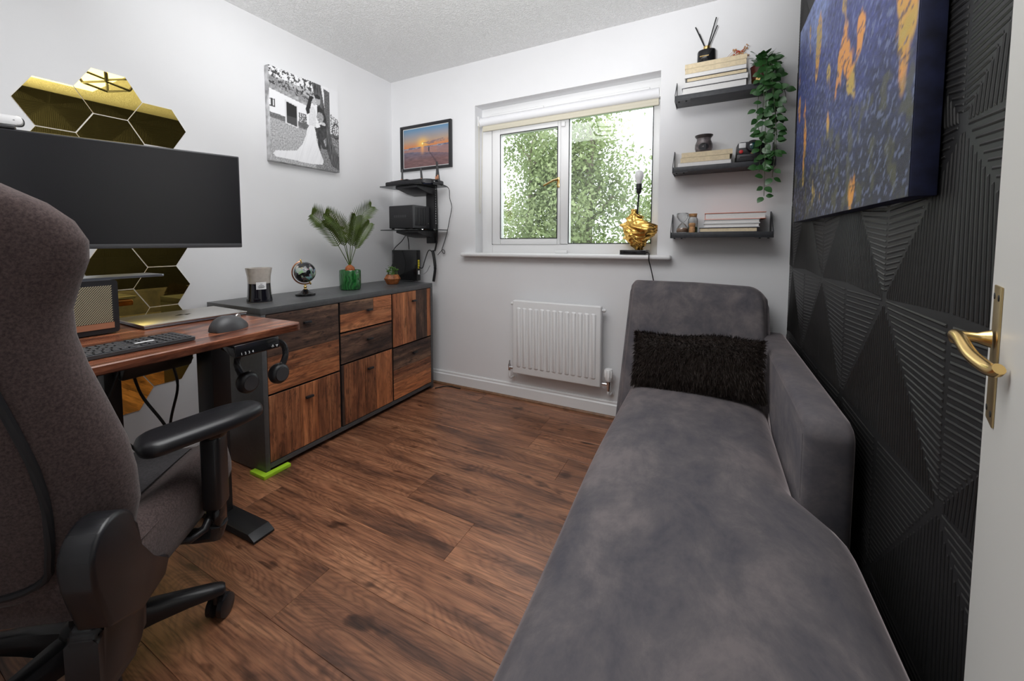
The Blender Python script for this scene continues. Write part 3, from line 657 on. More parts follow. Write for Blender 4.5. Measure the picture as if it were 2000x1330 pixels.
for a in (math.radians(107), math.radians(293)):
    b = newbm(); d = (sde * math.cos(a) + V((0, 0, 1)) * math.sin(a)); tube(b, [V((gx, gy, gz)) + d * 0.058, V((gx, gy, gz)) + d * 0.074, V((gx, gy, gz)) + d * 0.079], [0.004, 0.006, 0.003], 10)
    obj('pivot_knob', b, 'brass', t)

px, py = 0.255, -0.715
t = thing('potted_palm', 'small sago palm in a glossy green leaf-embossed pot on the sideboard', 'plant', (px, py, SZ))
b = newbm(); lathe(b, [(0.060, 0.0), (0.066, 0.006), (0.0665, 0.02), (0.068, 0.030), (0.068, 0.122), (0.0655, 0.128), (0.062, 0.126), (0.061, 0.112), (0, 0.112)], (px, py, SZ), 40); obj('pot', b, 'green_glaze', t)
b = newbm(); lathe(b, [(0.060, 0.1125), (0.03, 0.117), (0, 0.118)], (px, py, SZ), 24); obj('soil', b, 'soil', t)
b = newbm(); lathe(b, [(0.022, 0.112), (0.030, 0.128), (0.026, 0.146), (0.010, 0.160), (0, 0.163)], (px, py, SZ), 20)
for v in b.verts: v.co += V((noise.noise(v.co * 90), noise.noise(v.co * 90 + V((5, 0, 0))), 0)) * 0.004
obj('bulb', b, 'palm_heart', t)
def frond(pts, wid, lean, m='palm_leaf', seed=0):
    rnd = random.Random(seed); P = catmull(pts, 13); n = len(P); b = newbm(); tube(b, P, [0.0028 * (1 - 0.7 * k / n) for k in range(n)], 6)
    for k in range(int(n * 0.30), n):
        f = (k - n * 0.30) / (n * 0.70); L = wid * (0.5 + 0.9 * math.sin(PI * min(1, 0.12 + f * 0.80))) * (1.0 if f < 0.9 else 0.75)
        d = (P[min(k + 1, n - 1)] - P[max(k - 1, 0)]).normalized(); s = d.cross(lean).normalized(); up = s.cross(d)
        for q in range(1):
            p = P[k]
            for sg in (-1, 1):
                e = p + (s * sg * 0.80 + d * 0.62 + up * 0.30).normalized() * L * rnd.uniform(0.9, 1.08); w_ = d * 0.0046
                m_ = p.lerp(e, 0.5) + up * 0.003
                vs = [b.verts.new(p - w_ * 0.6), b.verts.new(p + w_ * 0.6), b.verts.new(m_ + w_), b.verts.new(e), b.verts.new(m_ - w_)]
                b.faces.new(vs)
    return b
O = V((px, py, SZ + 0.15)); lean = V((0.9, -0.35, 0.1))
FR = [([O, (px - 0.01, py - 0.09, 1.10), (px, py - 0.19, 1.22), (px + 0.01, py - 0.29, 1.275)], 0.075), ([O, (px + 0.01, py - 0.045, 1.12), (px + 0.02, py - 0.10, 1.22), (px + 0.02, py - 0.20, 1.285)], 0.06),
      ([O, (px, py + 0.01, 1.10), (px + 0.02, py + 0.02, 1.20), (px + 0.03, py + 0.035, 1.275)], 0.055), ([O, (px - 0.02, py + 0.05, 1.10), (px - 0.03, py + 0.11, 1.26), (px - 0.01, py + 0.21, 1.355)], 0.065),
      ([O, (px + 0.03, py + 0.03, 1.08), (px + 0.05, py + 0.07, 1.17), (px + 0.06, py + 0.12, 1.235)], 0.045), ([O, (px - 0.03, py - 0.02, 1.10), (px - 0.06, py - 0.06, 1.2), (px - 0.08, py - 0.12, 1.25)], 0.055)]
for k, (q, wd) in enumerate(FR): obj('frond', frond(q, wd, lean, seed=k), 'palm_leaf', t, smooth=False)

sx_, sy_ = 0.268, -0.325
t = thing('potted_succulent', 'tiny green succulents in a faceted brown wooden pot', 'plant', (sx_, sy_, SZ))
b = newbm(); lathe(b, [(0.036, 0.0), (0.040, 0.002), (0.060, 0.038), (0.062, 0.041), (0.043, 0.071), (0.038, 0.071), (0.036, 0.062), (0, 0.062)], (sx_, sy_, SZ), 9); obj('pot', b, 'pot_wood', t, ang=10)
rnd = random.Random(5)
for k in range(9):
    a = k * 2.4; r0 = 0.008 + 0.0036 * k; c = V((sx_ + r0 * math.cos(a), sy_ + r0 * math.sin(a), SZ + 0.075 + 0.028 * rnd.random() + (0.02 if k < 3 else 0)))
    b = newbm(); tube(b, [(c.x, c.y, SZ + 0.063), c], 0.002, 5)
    for ring, (nn, L, el) in enumerate(((7, 0.020, 0.25), (6, 0.015, 0.75), (4, 0.009, 1.2))):
        for q in range(nn):
            th = 2 * PI * q / nn + ring; d = V((math.cos(th) * math.cos(el), math.sin(th) * math.cos(el), math.sin(el))); s = V((-math.sin(th), math.cos(th), 0))
            vs = [b.verts.new(c), b.verts.new(c + d * L * 0.55 + s * L * 0.34), b.verts.new(c + d * L + V((0, 0, 0.002))), b.verts.new(c + d * L * 0.55 - s * L * 0.34)]; b.faces.new(vs)
    obj('rosette', b, 'succulent', t, smooth=False)
for k in range(5):
    a = k * 1.3 + 0.4; b = newbm(); p0 = V((sx_, sy_, SZ + 0.063)); p1 = p0 + V((0.045 * math.cos(a), 0.045 * math.sin(a), 0.04 + 0.01 * (k % 3)))
    tube(b, [p0, p0.lerp(p1, 0.5) + V((0, 0, 0.012)), p1], 0.0014, 5)
    for q in range(7):
        c = p0.lerp(p1, 0.45 + 0.55 * q / 6) + V((0, 0, 0.008)); d = V((rnd.uniform(-1, 1), rnd.uniform(-1, 1), rnd.uniform(0, 0.8))).normalized() * 0.012; s = d.cross(V((0, 0, 1))).normalized() * 0.004
        b.faces.new([b.verts.new(c), b.verts.new(c + d * 0.5 + s), b.verts.new(c + d), b.verts.new(c + d * 0.5 - s)])
    obj('sprig', b, 'succulent', t, smooth=False)

t = thing('modem', 'tall flat black modem box with yellow ports standing in the corner of the sideboard', 'modem', (0.205, -0.095, SZ))
b = newbm(); bx(b, 0.085, 0.335, -0.120, -0.072, SZ + 0.008, SZ + 0.245, 0.006); obj('case', b, 'black_gloss', t)
b = newbm(); bx(b, 0.12, 0.30, -0.135, -0.057, SZ, SZ + 0.010, 0.003); obj('foot', b, 'black_plastic', t)
for k in range(4):
    b = newbm(); bx(b, 0.327, 0.3375, -0.108, -0.088, SZ + 0.155 - k * 0.0175, SZ + 0.170 - k * 0.0175, 0.001); obj('port', b, 'yellow_port', t)
b = newbm(); bx(b, 0.327, 0.3375, -0.108, -0.088, SZ + 0.058, SZ + 0.088); obj('sticker', b, 'label_white', t, smooth=False)

# ================================================================== CORNER MEDIA SHELF + NETWORK GEAR
t = thing('corner_media_shelf', 'black wall bracket with two smoked glass shelves in the room corner', 'shelf', (0.41, -0.02, 1.15))
b = newbm(); bx(b, 0.372, 0.448, -0.045, 0.0, 1.10, 1.545, 0.004); col_ = obj('column', b, 'black_plastic', t)
for k in range(15):
    b = newbm(); bx(b, 0.4475, 0.4492, -0.026, -0.018, 1.25 + k * 0.0185, 1.258 + k * 0.0185); obj('slot', b, 'white_mark', col_, smooth=False)
for (z, xa, xb) in ((1.522, 0.105, 0.560), (1.197, 0.105, 0.560)):
    b = newbm(); prism(b, rounded([(xa, -0.275), (xb - 0.06, -0.275), (xb, -0.2), (xb, -0.02), (xa + 0.05, -0.02), (xa, -0.08)], 0.02), z, z + 0.006, 'XY'); obj('glass_shelf', b, 'shelf_glass', t, smooth=False)
    b = newbm(); prism(b, [(-0.03, z - 0.055), (-0.03, z - 0.0005), (-0.255, z - 0.0005), (-0.255, z - 0.018), (-0.12, z - 0.045)], 0.25, 0.45, 'YZ', 0.003); obj('support_arm', b, 'black_plastic', t)
t = thing('wifi_router', 'flat black wifi router with four upright copper-based antennas on the upper glass shelf', 'router', (0.34, -0.15, 1.528))
b = newbm(); prism(b, rounded([(0.13, -0.24), (0.50, -0.255), (0.555, -0.20), (0.555, -0.06), (0.15, -0.06)], 0.02, 3), 1.530, 1.562, 'XY', 0.008); obj('body', b, 'black_plastic', t)
b = newbm(); prism(b, [(0.17, -0.22), (0.36, -0.255), (0.36, -0.07), (0.19, -0.08)], 1.561, 1.568, 'XY', 0.002); obj('lid_panel', b, 'black_gloss', t)
for (ax, ay, lx, zt) in ((0.212, -0.13, 0.0, 1.67), (0.372, -0.09, -0.012, 1.672), (0.512, -0.10, 0.008, 1.675), (0.568, -0.15, -0.018, 1.69)):
    b = newbm(); tube(b, [(ax, ay, 1.545), (ax + lx * 0.4, ay, 1.60), (ax + lx, ay, zt)], [0.012, 0.011, 0.008], 4); an = obj('antenna', b, 'black_plastic', t, smooth=False)
    b = newbm(); box(b, (ax + lx * 0.2, ay - 0.009, 1.578), (0.012, 0.006, 0.032), 0.001); obj('accent', b, 'copper', an)
b = newbm(); lathe(b, [(0.003, 0), (0.003, 0.002)], (0.5555, -0.19, 1.545), 10, 'X'); obj('button', b, 'white_mark', t)
t = thing('network_drive', 'black four-bay network storage box on the lower glass shelf', 'hard drive', (0.30, -0.15, 1.203))
b = newbm(); bx(b, 0.180, 0.405, -0.252, -0.055, 1.212, 1.380, 0.006); obj('case', b, 'black_plastic', t)
b = newbm(); bx(b, 0.403, 0.412, -0.252, -0.055, 1.212, 1.380, 0.003); fr_ = obj('front_bezel', b, 'dark_grey_plastic', t)
for k in range(4):
    b = newbm(); ya = -0.232 + k * 0.0335; bx(b, 0.410, 0.4145, ya, ya + 0.030, 1.232, 1.366, 0.0015); d_ = obj('drive_tray', b, 'black_plastic', t)
    b = newbm(); lathe(b, [(0.0035, 0), (0.0035, 0.001)], (0.4145, ya + 0.015, 1.258), 10, 'X'); obj('lock', b, 'rubber_black', d_)
b = newbm(); lathe(b, [(0.005, 0), (0.005, 0.002)], (0.412, -0.073, 1.25), 12, 'X'); obj('power_button', b, 'silver', t)
for (xx, yy) in ((0.205, -0.235), (0.385, -0.235), (0.205, -0.075), (0.385, -0.075)):
    b = newbm(); lathe(b, [(0.011, 1.203), (0.012, 1.213)], (xx, yy, 0), 12); obj('foot', b, 'rubber_black', t)
b = newbm(); [bx(b, 0.23 + 0.020 * k, 0.243 + 0.020 * k, -0.2526, -0.2518, 1.292, 1.310) for k in range(6)]; obj('side_vents', b, 'dark_grey_plastic', t, smooth=False)
def cable(name, pts, r, label, m='cable', k=7, group=None):
    b = newbm(); tube(b, catmull(pts, k), r, 6); return tag(obj(name, b, m), label, 'cable', group)
cable('cable_bundle', [(0.460, -0.03, 1.51), (0.462, -0.028, 1.36), (0.464, -0.03, 1.22), (0.456, -0.03, 1.10), (0.446, -0.04, 1.04)], 0.007, 'thick black cable bundle running down beside the shelf column')
cable('braided_sleeve', [(0.43, -0.045, 1.045), (0.445, -0.045, 0.98), (0.452, -0.045, 0.90), (0.440, -0.05, 0.806)], 0.011, 'fat black cable sleeve dropping behind the sideboard end')
cable('router_cable', [(0.56, -0.12, 1.535), (0.585, -0.05, 1.51), (0.575, -0.02, 1.44), (0.592, -0.02, 1.37), (0.570, -0.02, 1.27), (0.545, -0.02, 1.17), (0.515, -0.02, 1.09), (0.500, -0.02, 1.045), (0.52, -0.02, 1.02), (0.525, -0.02, 1.04), (0.505, -0.02, 1.05), (0.47, -0.035, 1.01)], 0.0025, 'thin black cable wandering down the wall from the router and curling')
cable('drive_cable', [(0.20, -0.06, 1.19), (0.175, -0.10, 1.12), (0.15, -0.17, 1.05), (0.165, -0.2, 0.95), (0.14, -0.22, 0.88), (0.125, -0.20, 0.806)], 0.0032, 'wavy black cable hanging from the lower glass shelf to the succulent')
cable('modem_lead', [(0.19, -0.07, 1.195), (0.205, -0.06, 1.13), (0.215, -0.064, 1.052)], 0.0035, 'short black lead dropping behind the modem from the lower glass shelf')
cable('ethernet_loop', [(0.338, -0.098, 0.916), (0.372, -0.10, 0.912), (0.385, -0.09, 0.96), (0.40, -0.07, 1.03), (0.415, -0.06, 1.048), (0.432, -0.05, 1.03)], 0.004, 'black network cable looping from the yellow modem port')
cable('plug_lead', [(0.338, -0.098, 0.86), (0.37, -0.10, 0.862), (0.395, -0.08, 0.88), (0.415, -0.06, 0.93)], 0.003, 'grey lead leaving the lower modem socket', 'cable_grey')
cable('floor_cable', [(0.505, -0.135, 0.004), (0.55, -0.06, 0.004), (0.60, -0.045, 0.004), (0.655, -0.052, 0.004), (0.68, -0.05, 0.005)], 0.004, 'short black cable end lying on the floor by the skirting board')

# ================================================================== RADIATOR
RX0, RX1, RZ0, RZ1, RY = 1.125, 1.722, 0.205, 0.712, -0.085
t = thing('radiator', 'white pressed steel panel radiator under the window', 'radiator', ((RX0 + RX1) / 2, -0.05, RZ0))
b = newbm(); bx(b, RX0, RX1, RY, -0.04, RZ0, RZ1, 0.008, 3); obj('panel', b, 'white_gloss', t)
nf = 13; pit = (RX1 - RX0 - 0.05) / nf
me = None
for k in range(nf):
    xc = RX0 + 0.025 + pit * (k + 0.5)
    if me is None:
        bb = newbm(); dome(bb, rounded([(-0.015, -0.205), (0.015, -0.205), (0.015, 0.205), (-0.015, 0.205)], 0.012, 3), [(-0.002, 0.0), (0.002, 0.004), (0.006, 0.007)], M=Matrix(((1, 0, 0, 0), (0, 0, -1, 0), (0, 1, 0, 0), (0, 0, 0, 1))))
        o = obj('flute', bb, 'white_gloss', t, local=True); me = o.data; bpy.data.objects.remove(o)
    p_ = part('flute', me, t, V((xc, RY + 0.0005, (RZ0 + RZ1) / 2 + 0.0)) - t.location)
for zz in (0.665, 0.255):
    for xx in (RX0 + 0.12, RX1 - 0.12):
        b = newbm(); bx(b, xx - 0.015, xx + 0.015, -0.042, 0.0, zz - 0.02, zz + 0.02); obj('wall_bracket', b, 'white_gloss', t)
for xx, s in ((RX0 - 0.0, -1), (RX1, 1)):
    b = newbm(); tube(b, [(xx, -0.06, 0.685), (xx + s * 0.016, -0.06, 0.685), (xx + s * 0.022, -0.06, 0.685)], [0.011, 0.011, 0.007], 10); obj('end_plug', b, 'white_gloss', t)
b = newbm(); tube(b, [(RX0 + 0.005, -0.06, 0.235), (RX0 - 0.018, -0.06, 0.235), (RX0 - 0.032, -0.06, 0.235)], [0.009, 0.012, 0.012], 10); tube(b, [(RX0 - 0.032, -0.06, 0.215), (RX0 - 0.032, -0.06, 0.255), (RX0 - 0.032, -0.06, 0.262), (RX0 - 0.032, -0.06, 0.285)], [0.010, 0.010, 0.006, 0.004], 10); obj('lockshield_valve', b, 'chrome', t)
b = newbm(); tube(b, [(RX1 - 0.005, -0.06, 0.225), (RX1 + 0.02, -0.06, 0.225), (RX1 + 0.045, -0.06, 0.225)], [0.009, 0.013, 0.011], 12); tube(b, [(RX1 + 0.045, -0.06, 0.185), (RX1 + 0.045, -0.06, 0.215), (RX1 + 0.045, -0.06, 0.245)], [0.009, 0.012, 0.016], 12); obj('valve_body', b, 'chrome', t)
b = newbm(); lathe(b, [(0.017, 0.247), (0.020, 0.252), (0.024, 0.27), (0.024, 0.318), (0.020, 0.325), (0, 0.327)], (RX1 + 0.045, -0.06, 0), 20)
for k in range(10): a = 2 * PI * k / 10; box(b, (RX1 + 0.045 + 0.024 * math.cos(a), -0.06 + 0.024 * math.sin(a), 0.295), (0.005, 0.005, 0.045), 0.001)
obj('thermostat_head', b, 'upvc', t)
for xx in (RX0 - 0.032, RX1 + 0.045):
    b = newbm(); tube(b, catmull([(xx, -0.06, 0.20), (xx, -0.06, 0.168), (xx + 0.006, -0.045, 0.158), (xx + 0.008, 0.0, 0.158)], 5), 0.0075, 10); lathe(b, [(0.019, -0.006), (0.019, 0.0)], (xx + 0.008, -0.0, 0.158), 18, 'Y'); obj('pipe_tail', b, 'white_gloss', t)

# ================================================================== CHAISE LONGUE
t = thing('chaise_longue', 'grey velvet chaise longue with one low arm along the black wall', 'chaise', (2.28, -1.15, 0))
b = newbm(); rows = []
NY = 46
for i in range(NY + 1):
    f = i / NY; y = -0.22 - 1.95 * f
    if f > 0.9: y = -0.22 - 1.95 * (0.9 + 0.1 * math.sin((f - 0.9) / 0.1 * PI / 2))
    e = min(1.0, max(0.0, (y + 2.17) / 0.10)); er = math.sqrt(max(0.0, 1 - (1 - e) ** 2)); er = 0.55 + 0.45 * er if e < 1 else 1.0      # rounding of the foot end
    xl = 1.952 + 0.028 * sstep(-1.1, -2.1, y) + 0.05 * (1 - er); xr = 2.526 + 0.088 * sstep(-1.20, -1.42, y) - 0.03 * (1 - er)
    zt = 0.432 + 0.010 * math.sin(PI * f) - 0.09 * (1 - er)
    w_ = xr - xl; prof = [(0.004, 0.075), (0.0, 0.10), (0.0, 0.28), (0.003, 0.335), (0.012, 0.372), (0.028, 0.398), (0.052, 0.415), (0.09, 0.426), (0.15, 0.432)]
    L = [V((xl + ins, y, z if z < 0.3 else 0.3 + (z - 0.3) * (zt - 0.3) / 0.132)) for ins, z in prof]
    M_ = [V((xl + 0.15 + (w_ - 0.30) * k / 8, y, zt + 0.006 * math.sin(PI * k / 8))) for k in range(1, 8)]
    R2 = [V((xr - ins, y, z if z < 0.3 else 0.3 + (z - 0.3) * (zt - 0.3) / 0.132)) for ins, z in reversed(prof)]
    rows.append(L + M_ + R2)
loft(b, rows); obj('seat', b, 'velvet', t, ang=80)
# backrest: rounded slab leaning against the wall
b = newbm(); rows = []
for i in range(33):
    u = -1 + 2 * i / 32; uu = math.copysign(abs(math.sin(u * PI / 2)) ** 0.8, u)
    x = 2.225 + uu * 0.325; row = []
    edge = 1 - abs(uu); th = 0.135 * min(1, (edge / 0.10)) ** 0.5 if edge < 0.10 else 0.135
    th = max(th, 0.075)
    top = 0.888 - (0.012 if uu > 0 else 0.0) * uu - (0.06 * max(0, (uu - 0.72) / 0.28) ** 2.5 if uu > 0 else 0.03 * max(0, (-uu - 0.9) / 0.1) ** 2)
    def back_y(z): return -0.045 - (0.885 - z) * 0.42
    for k in range(13):      # front face from the bottom up
        z = 0.10 + (top - 0.035 - 0.10) * k / 12; xs = x + (0.030 * (0.885 - z)) * uu
        row.append(V((xs, back_y(z) - th, z)))
    for a in (25, 50, 75, 90, 110): q = math.radians(a); row.append(V((x, back_y(top) - th * (0.5 + 0.5 * math.cos(q)), top - 0.035 + 0.035 * math.sin(q))))
    for k in range(6):
        z = top - 0.03 - (top - 0.03 - 0.10) * k / 5; row.append(V((x + 0.030 * (0.885 - z) * uu, back_y(z) if z > 0 else 0, z)))
    rows.append(row)
loft(b, rows); obj('backrest', b, 'velvet', t, ang=80)
b = newbm(); ol = rounded([(-0.12, 0.07), (-1.290, 0.07), (-1.29, 0.615), (-1.255, 0.648), (-0.12, 0.655)], [0.01, 0.01, 0.05, 0.08, 0.02], 5)
vs = dome(b, ol, [(0.022, 2.520), (0.008, 2.526), (0.0, 2.540), (0.0, 2.605), (0.008, 2.619), (0.022, 2.625)])
for v in vs: v.co = V((v.co.z, v.co.x, v.co.y))
obj('armrest', b, 'velvet', t, ang=60)
b = newbm()
for (yy) in (-1.262,):
    tube(b, [(2.5205, yy, 0.42), (2.5205, yy, 0.598)], 0.0012, 5)
obj('arm_piping', b, 'seat_fabric', t)
for (xx, yy) in ((2.01, -0.18), (2.56, -0.18), (2.04, -2.08), (2.56, -2.08)):
    b = newbm(); lathe(b, [(0.018, 0.0), (0.026, 0.09)], (xx, yy, 0), 14); obj('leg', b, 'black_plastic', t)

t = thing('fur_cushion', 'long dark brown faux fur bolster cushion propped against the chaise back', 'cushion', (2.24, -0.60, 0.44))
b = newbm(); NU, NV_ = 28, 12
def cush(u, v, s):     # u along length -1..1, v height -1..1, s face +-1
    th = 0.062 * (1 - abs(u) ** 6) ** 0.5 * (1 - abs(v) ** 3.5) ** 0.5
    x = 2.243 + u * 0.262 * (1 - 0.03 * (1 - v * v)); hgt = 0.125 * v
    base = V((x, -0.545 - 0.02 * u, 0.555 + 0.016 * u))
    lean = V((0, 0.36, 0.93)); nrm = V((0, -0.93, 0.36))
    return base + lean * hgt + nrm * th * s + V((0, 0, 0.006 * math.sin(5 * u)))
ringv = []
for j in range(NV_ + 1):
    row = []
    for s in (1, -1):
        for i in range(NU + 1):
            ii = i if s == 1 else NU - i
            row.append(b.verts.new(cush(-1 + 2 * ii / NU, -1 + 2 * j / NV_, s)))
    ringv.append(row)
for j in range(NV_):
    A, B = ringv[j], ringv[j + 1]; n = len(A)
    for k in range(n): b.faces.new((A[k], A[(k + 1) % n], B[(k + 1) % n], B[k]))
bmesh.ops.remove_doubles(b, verts=b.verts[:], dist=0.0005)
obj('cushion_body', b, 'fur', t)
rnd = random.Random(11); vs, fs = [], []
inv = t.matrix_world.inverted()
for k in range(16000):
    u, v = rnd.uniform(-1, 1), rnd.uniform(-1, 1); s = 1 if rnd.random() < 0.9 else -1
    if rnd.random() < 0.16:
        if rnd.random() < 0.6: v = rnd.choice((-1, 1)) * rnd.uniform(0.93, 1)
        else: u = rnd.choice((-1, 1)) * rnd.uniform(0.95, 1)
    p = cush(u, v, s); cl = fbm(p.x * 14, p.z * 14, 3)
    d = V((0.35 * u * abs(u) + 0.35 * cl, -0.75 * s, 0.75 * v - 0.15 + 0.4 * fbm(p.x * 16, p.z * 16, 9))) + V((rnd.gauss(0, 0.25), rnd.gauss(0, 0.2), rnd.gauss(0, 0.25)))
    d.normalize(); L = rnd.uniform(0.016, 0.03); sd = d.cross(V((rnd.gauss(0, 1), rnd.gauss(0, 1), rnd.gauss(0, 1)))).normalized() * 0.0008
    i = len(vs); mid = p + d * L * 0.5; tip = p + d * L + V((0, 0, -0.008 * (1 if abs(v) < 0.9 else 0)))
    vs += [inv @ (p - sd), inv @ (p + sd), inv @ (mid + sd), inv @ tip, inv @ (mid - sd)]; fs.append((i, i + 1, i + 2, i + 3, i + 4))
me = bpy.data.meshes.new('fur_pile'); me.from_pydata(vs, [], fs); me.materials.append(MATS['fur']); o = bpy.data.objects.new('fur_pile', me); COL.objects.link(o); o.parent = t; o['kind'] = 'stuff'

# ================================================================== DESK
DZ_ = 0.815; dk = (0.985, -1.625, 0); drot = math.radians(2.5)
desk = thing('standing_desk', 'walnut-topped height-adjustable desk with black steel legs', 'desk', dk, drot)
b = newbm(); dome(b, rounded([(-0.67, 0), (0, 0), (0, -0.87), (-0.67, -0.87)], [0.02, 0.035, 0.035, 0.02], 6), [(0.002, DZ_ - 0.026), (0, DZ_ - 0.023), (0, DZ_ - 0.003), (0.0025, DZ_)]); obj('desk_top', b, 'desk_walnut', desk, local=True, ang=30)
b = newbm(); bx(b, -0.43, -0.37, -0.12, -0.06, DZ_ - 0.066, DZ_ - 0.026, 0.002); bx(b, -0.62, -0.10, -0.13, -0.05, DZ_ - 0.046, DZ_ - 0.026, 0.002); obj('side_rail', b, 'black_metal', desk, local=True)
b = newbm(); bx(b, -0.42, -0.38, -0.82, -0.06, DZ_ - 0.066, DZ_ - 0.028, 0.002); obj('cross_beam', b, 'black_metal', desk, local=True)
b = newbm(); bx(b, -0.60, -0.55, -0.385, -0.335, 0.02, DZ_ - 0.026, 0.003); bx(b, -0.63, -0.52, -0.40, -0.32, 0.002, 0.02, 0.003); obj('cable_spine', b, 'black_plastic', desk, local=True)
for ly in (-0.095, -0.79):
    b = newbm(); bx(b, -0.46, -0.355, ly - 0.035, ly + 0.035, 0.40, DZ_ - 0.03, 0.003); bx(b, -0.452, -0.363, ly - 0.028, ly + 0.028, 0.012, 0.42, 0.003); lg = obj('leg', b, 'black_metal', desk, local=True)
    x0_, x1_ = (-0.66, -0.13)
    b = newbm(); prism(b, [(x0_, 0.002), (x1_, 0.002), (x1_, 0.010), (x1_ - 0.035, 0.028), (x0_ + 0.035, 0.028), (x0_, 0.010)], ly - 0.042, ly + 0.042, 'XZ', 0.001); obj('foot', b, 'black_metal', lg, local=True)
b = newbm(); prism(b, [(-0.06, DZ_ - 0.027), (0.012, DZ_ - 0.027), (0.020, DZ_ - 0.062), (0.014, DZ_ - 0.066), (-0.06, DZ_ - 0.045)], -0.268, -0.115, 'XZ', 0.0015); cp = obj('control_panel', b, 'black_gloss', desk, local=True)
for k, ch in enumerate('1234'):
    text_part('panel_digit', ch, 0.011, 'white_mark', cp, Matrix.Translation((0.0192, -0.250 + k * 0.0125, DZ_ - 0.055)) @ Matrix.Rotation(PI / 2, 4, 'Z') @ Matrix.Rotation(PI / 2 - 0.22, 4, 'X'))
for k, (yy, up) in enumerate(((-0.142, 1), (-0.127, -1))):
    b = newbm(); R3 = [V((0.0202, yy + 0.0042 * math.cos(a), DZ_ - 0.054 + 0.0042 * math.sin(a) * up)) for a in (PI / 2, PI / 2 + 2.094, PI / 2 + 4.189)]
    tube(b, R3 + [R3[0]], 0.0008, 5); obj('arrow_mark', b, 'white_mark', cp, local=True)
# cable tray under the top
b = newbm(); prism(b, [(-0.57, DZ_ - 0.03), (-0.47, DZ_ - 0.03), (-0.47, DZ_ - 0.15), (-0.49, DZ_ - 0.19), (-0.55, DZ_ - 0.19), (-0.57, DZ_ - 0.15)], -0.36, -0.13, 'XZ', 0.01); obj('cable_tray', b, 'black_plastic', desk, local=True)
def dl(x, y, z): return tuple(desk.matrix_world @ V((x, y, z)))
for k, pts in enumerate(([dl(-0.5, -0.20, 0.66), dl(-0.48, -0.19, 0.56), dl(-0.52, -0.20, 0.42), dl(-0.55, -0.22, 0.2), dl(-0.58, -0.25, 0.006)],
                         [dl(-0.5, -0.33, 0.70), dl(-0.5, -0.30, 0.56), dl(-0.45, -0.24, 0.40), dl(-0.5, -0.2, 0.2), dl(-0.55, -0.2, 0.006)],
                         [dl(-0.5, -0.36, 0.66), dl(-0.52, -0.41, 0.5), dl(-0.5, -0.45, 0.38), dl(-0.5, -0.40, 0.2), dl(-0.52, -0.38, 0.006)],
                         [dl(-0.5, -0.50, 0.72), dl(-0.5, -0.44, 0.56), dl(-0.5, -0.36, 0.42), dl(-0.5, -0.30, 0.30), dl(-0.52, -0.22, 0.006)],
                         [dl(-0.55, -0.55, 0.70), dl(-0.55, -0.46, 0.50), dl(-0.52, -0.42, 0.36), dl(-0.5, -0.44, 0.006)])):
    cable('desk_cable', pts, 0.005, ['black cable dropping straight from the cable tray under the desk', 'black cable curving forward beside the desk leg column', 'black cable crossing in front of the under-desk mirror', 'long black cable slanting across under the desk', 'black cable under the desk beside the chair back'][k], group='cables under the desk')

# headphones hanging under the desk corner
hx, hy, hz = 0.945, -1.75, 0.72
t = thing('headphones', 'black over-ear headphones hanging under the front corner of the desk', 'headphones', (hx, hy, 0.62))
b = newbm(); arc = catmull([(hx + 0.005, hy + 0.05, 0.655), (hx, hy + 0.076, 0.70), (hx - 0.01, hy + 0.066, 0.745), (hx - 0.03, hy + 0.0, 0.766), (hx - 0.05, hy - 0.05, 0.745), (hx - 0.045, hy - 0.075, 0.70), (hx - 0.02, hy - 0.07, 0.655)], 6); tube(b, arc, 0.011, 8); obj('headband', b, 'black_plastic', t)
for (cy_, cx_, cz_) in ((hy + 0.045, hx + 0.005, 0.640), (hy - 0.066, hx + 0.0, 0.640)):
    b = newbm(); lathe(b, [(0.0, 0.017), (0.020, 0.018), (0.030, 0.015), (0.036, 0.006), (0.037, -0.006), (0.032, -0.018), (0, -0.018)], (cx_, cy_, cz_), 24, 'X'); ec = obj('ear_cup', b, 'black_plastic', t)
    b = newbm(); lathe(b, [(0.024, 0.0175), (0.024, 0.0195), (0.016, 0.0195)], (cx_, cy_, cz_), 24, 'X'); obj('cup_ring', b, 'dark_grey_plastic', ec)
    b = newbm(); lathe(b, [(0.003, 0), (0.003, 0.003)], (cx_ + 0.008, cy_ + 0.002, cz_ + 0.040), 8, 'X'); obj('rivet', b, 'silver', ec)

# ---- on the desk
t = thing('laptop', 'closed silver laptop with a mirrored emblem lying on the desk', 'laptop', (0.505, -1.80, DZ_), math.radians(-2))
b = newbm(); box(b, (0, 0, 0.0055), (0.262, 0.345, 0.007), 0.003); obj('base', b, 'slab_silver', t, local=True)
b = newbm(); box(b, (0, 0, 0.0125), (0.265, 0.348, 0.006), 0.002); ld = obj('lid', b, 'silver', t, local=True)
b = newbm()
for (p0, p1, p2, p3) in (((-0.018, -0.004), (0.002, -0.030), (0.008, -0.030), (0.004, 0.004)), ((0.018, 0.004), (-0.002, 0.030), (-0.008, 0.030), (-0.004, -0.004))): prism(b, [p0, p1, p2, p3], 0.0155, 0.0159, 'XY')
obj('emblem', b, 'chrome', ld, local=True, smooth=False)
for yy in (-0.15, 0.15):
    b = newbm(); box(b, (0.0, yy, 0.001), (0.22, 0.012, 0.002)); obj('rubber_foot', b, 'rubber_black', t, local=True)
tag(obj('usb_dongle', (lambda q: (box(q, (0.60, -1.655, DZ_ + 0.006), (0.03, 0.036, 0.011), 0.003), q)[1])(newbm()), 'black_plastic'), 'small black usb adapter on the desk beside the laptop corner', 'adapter')

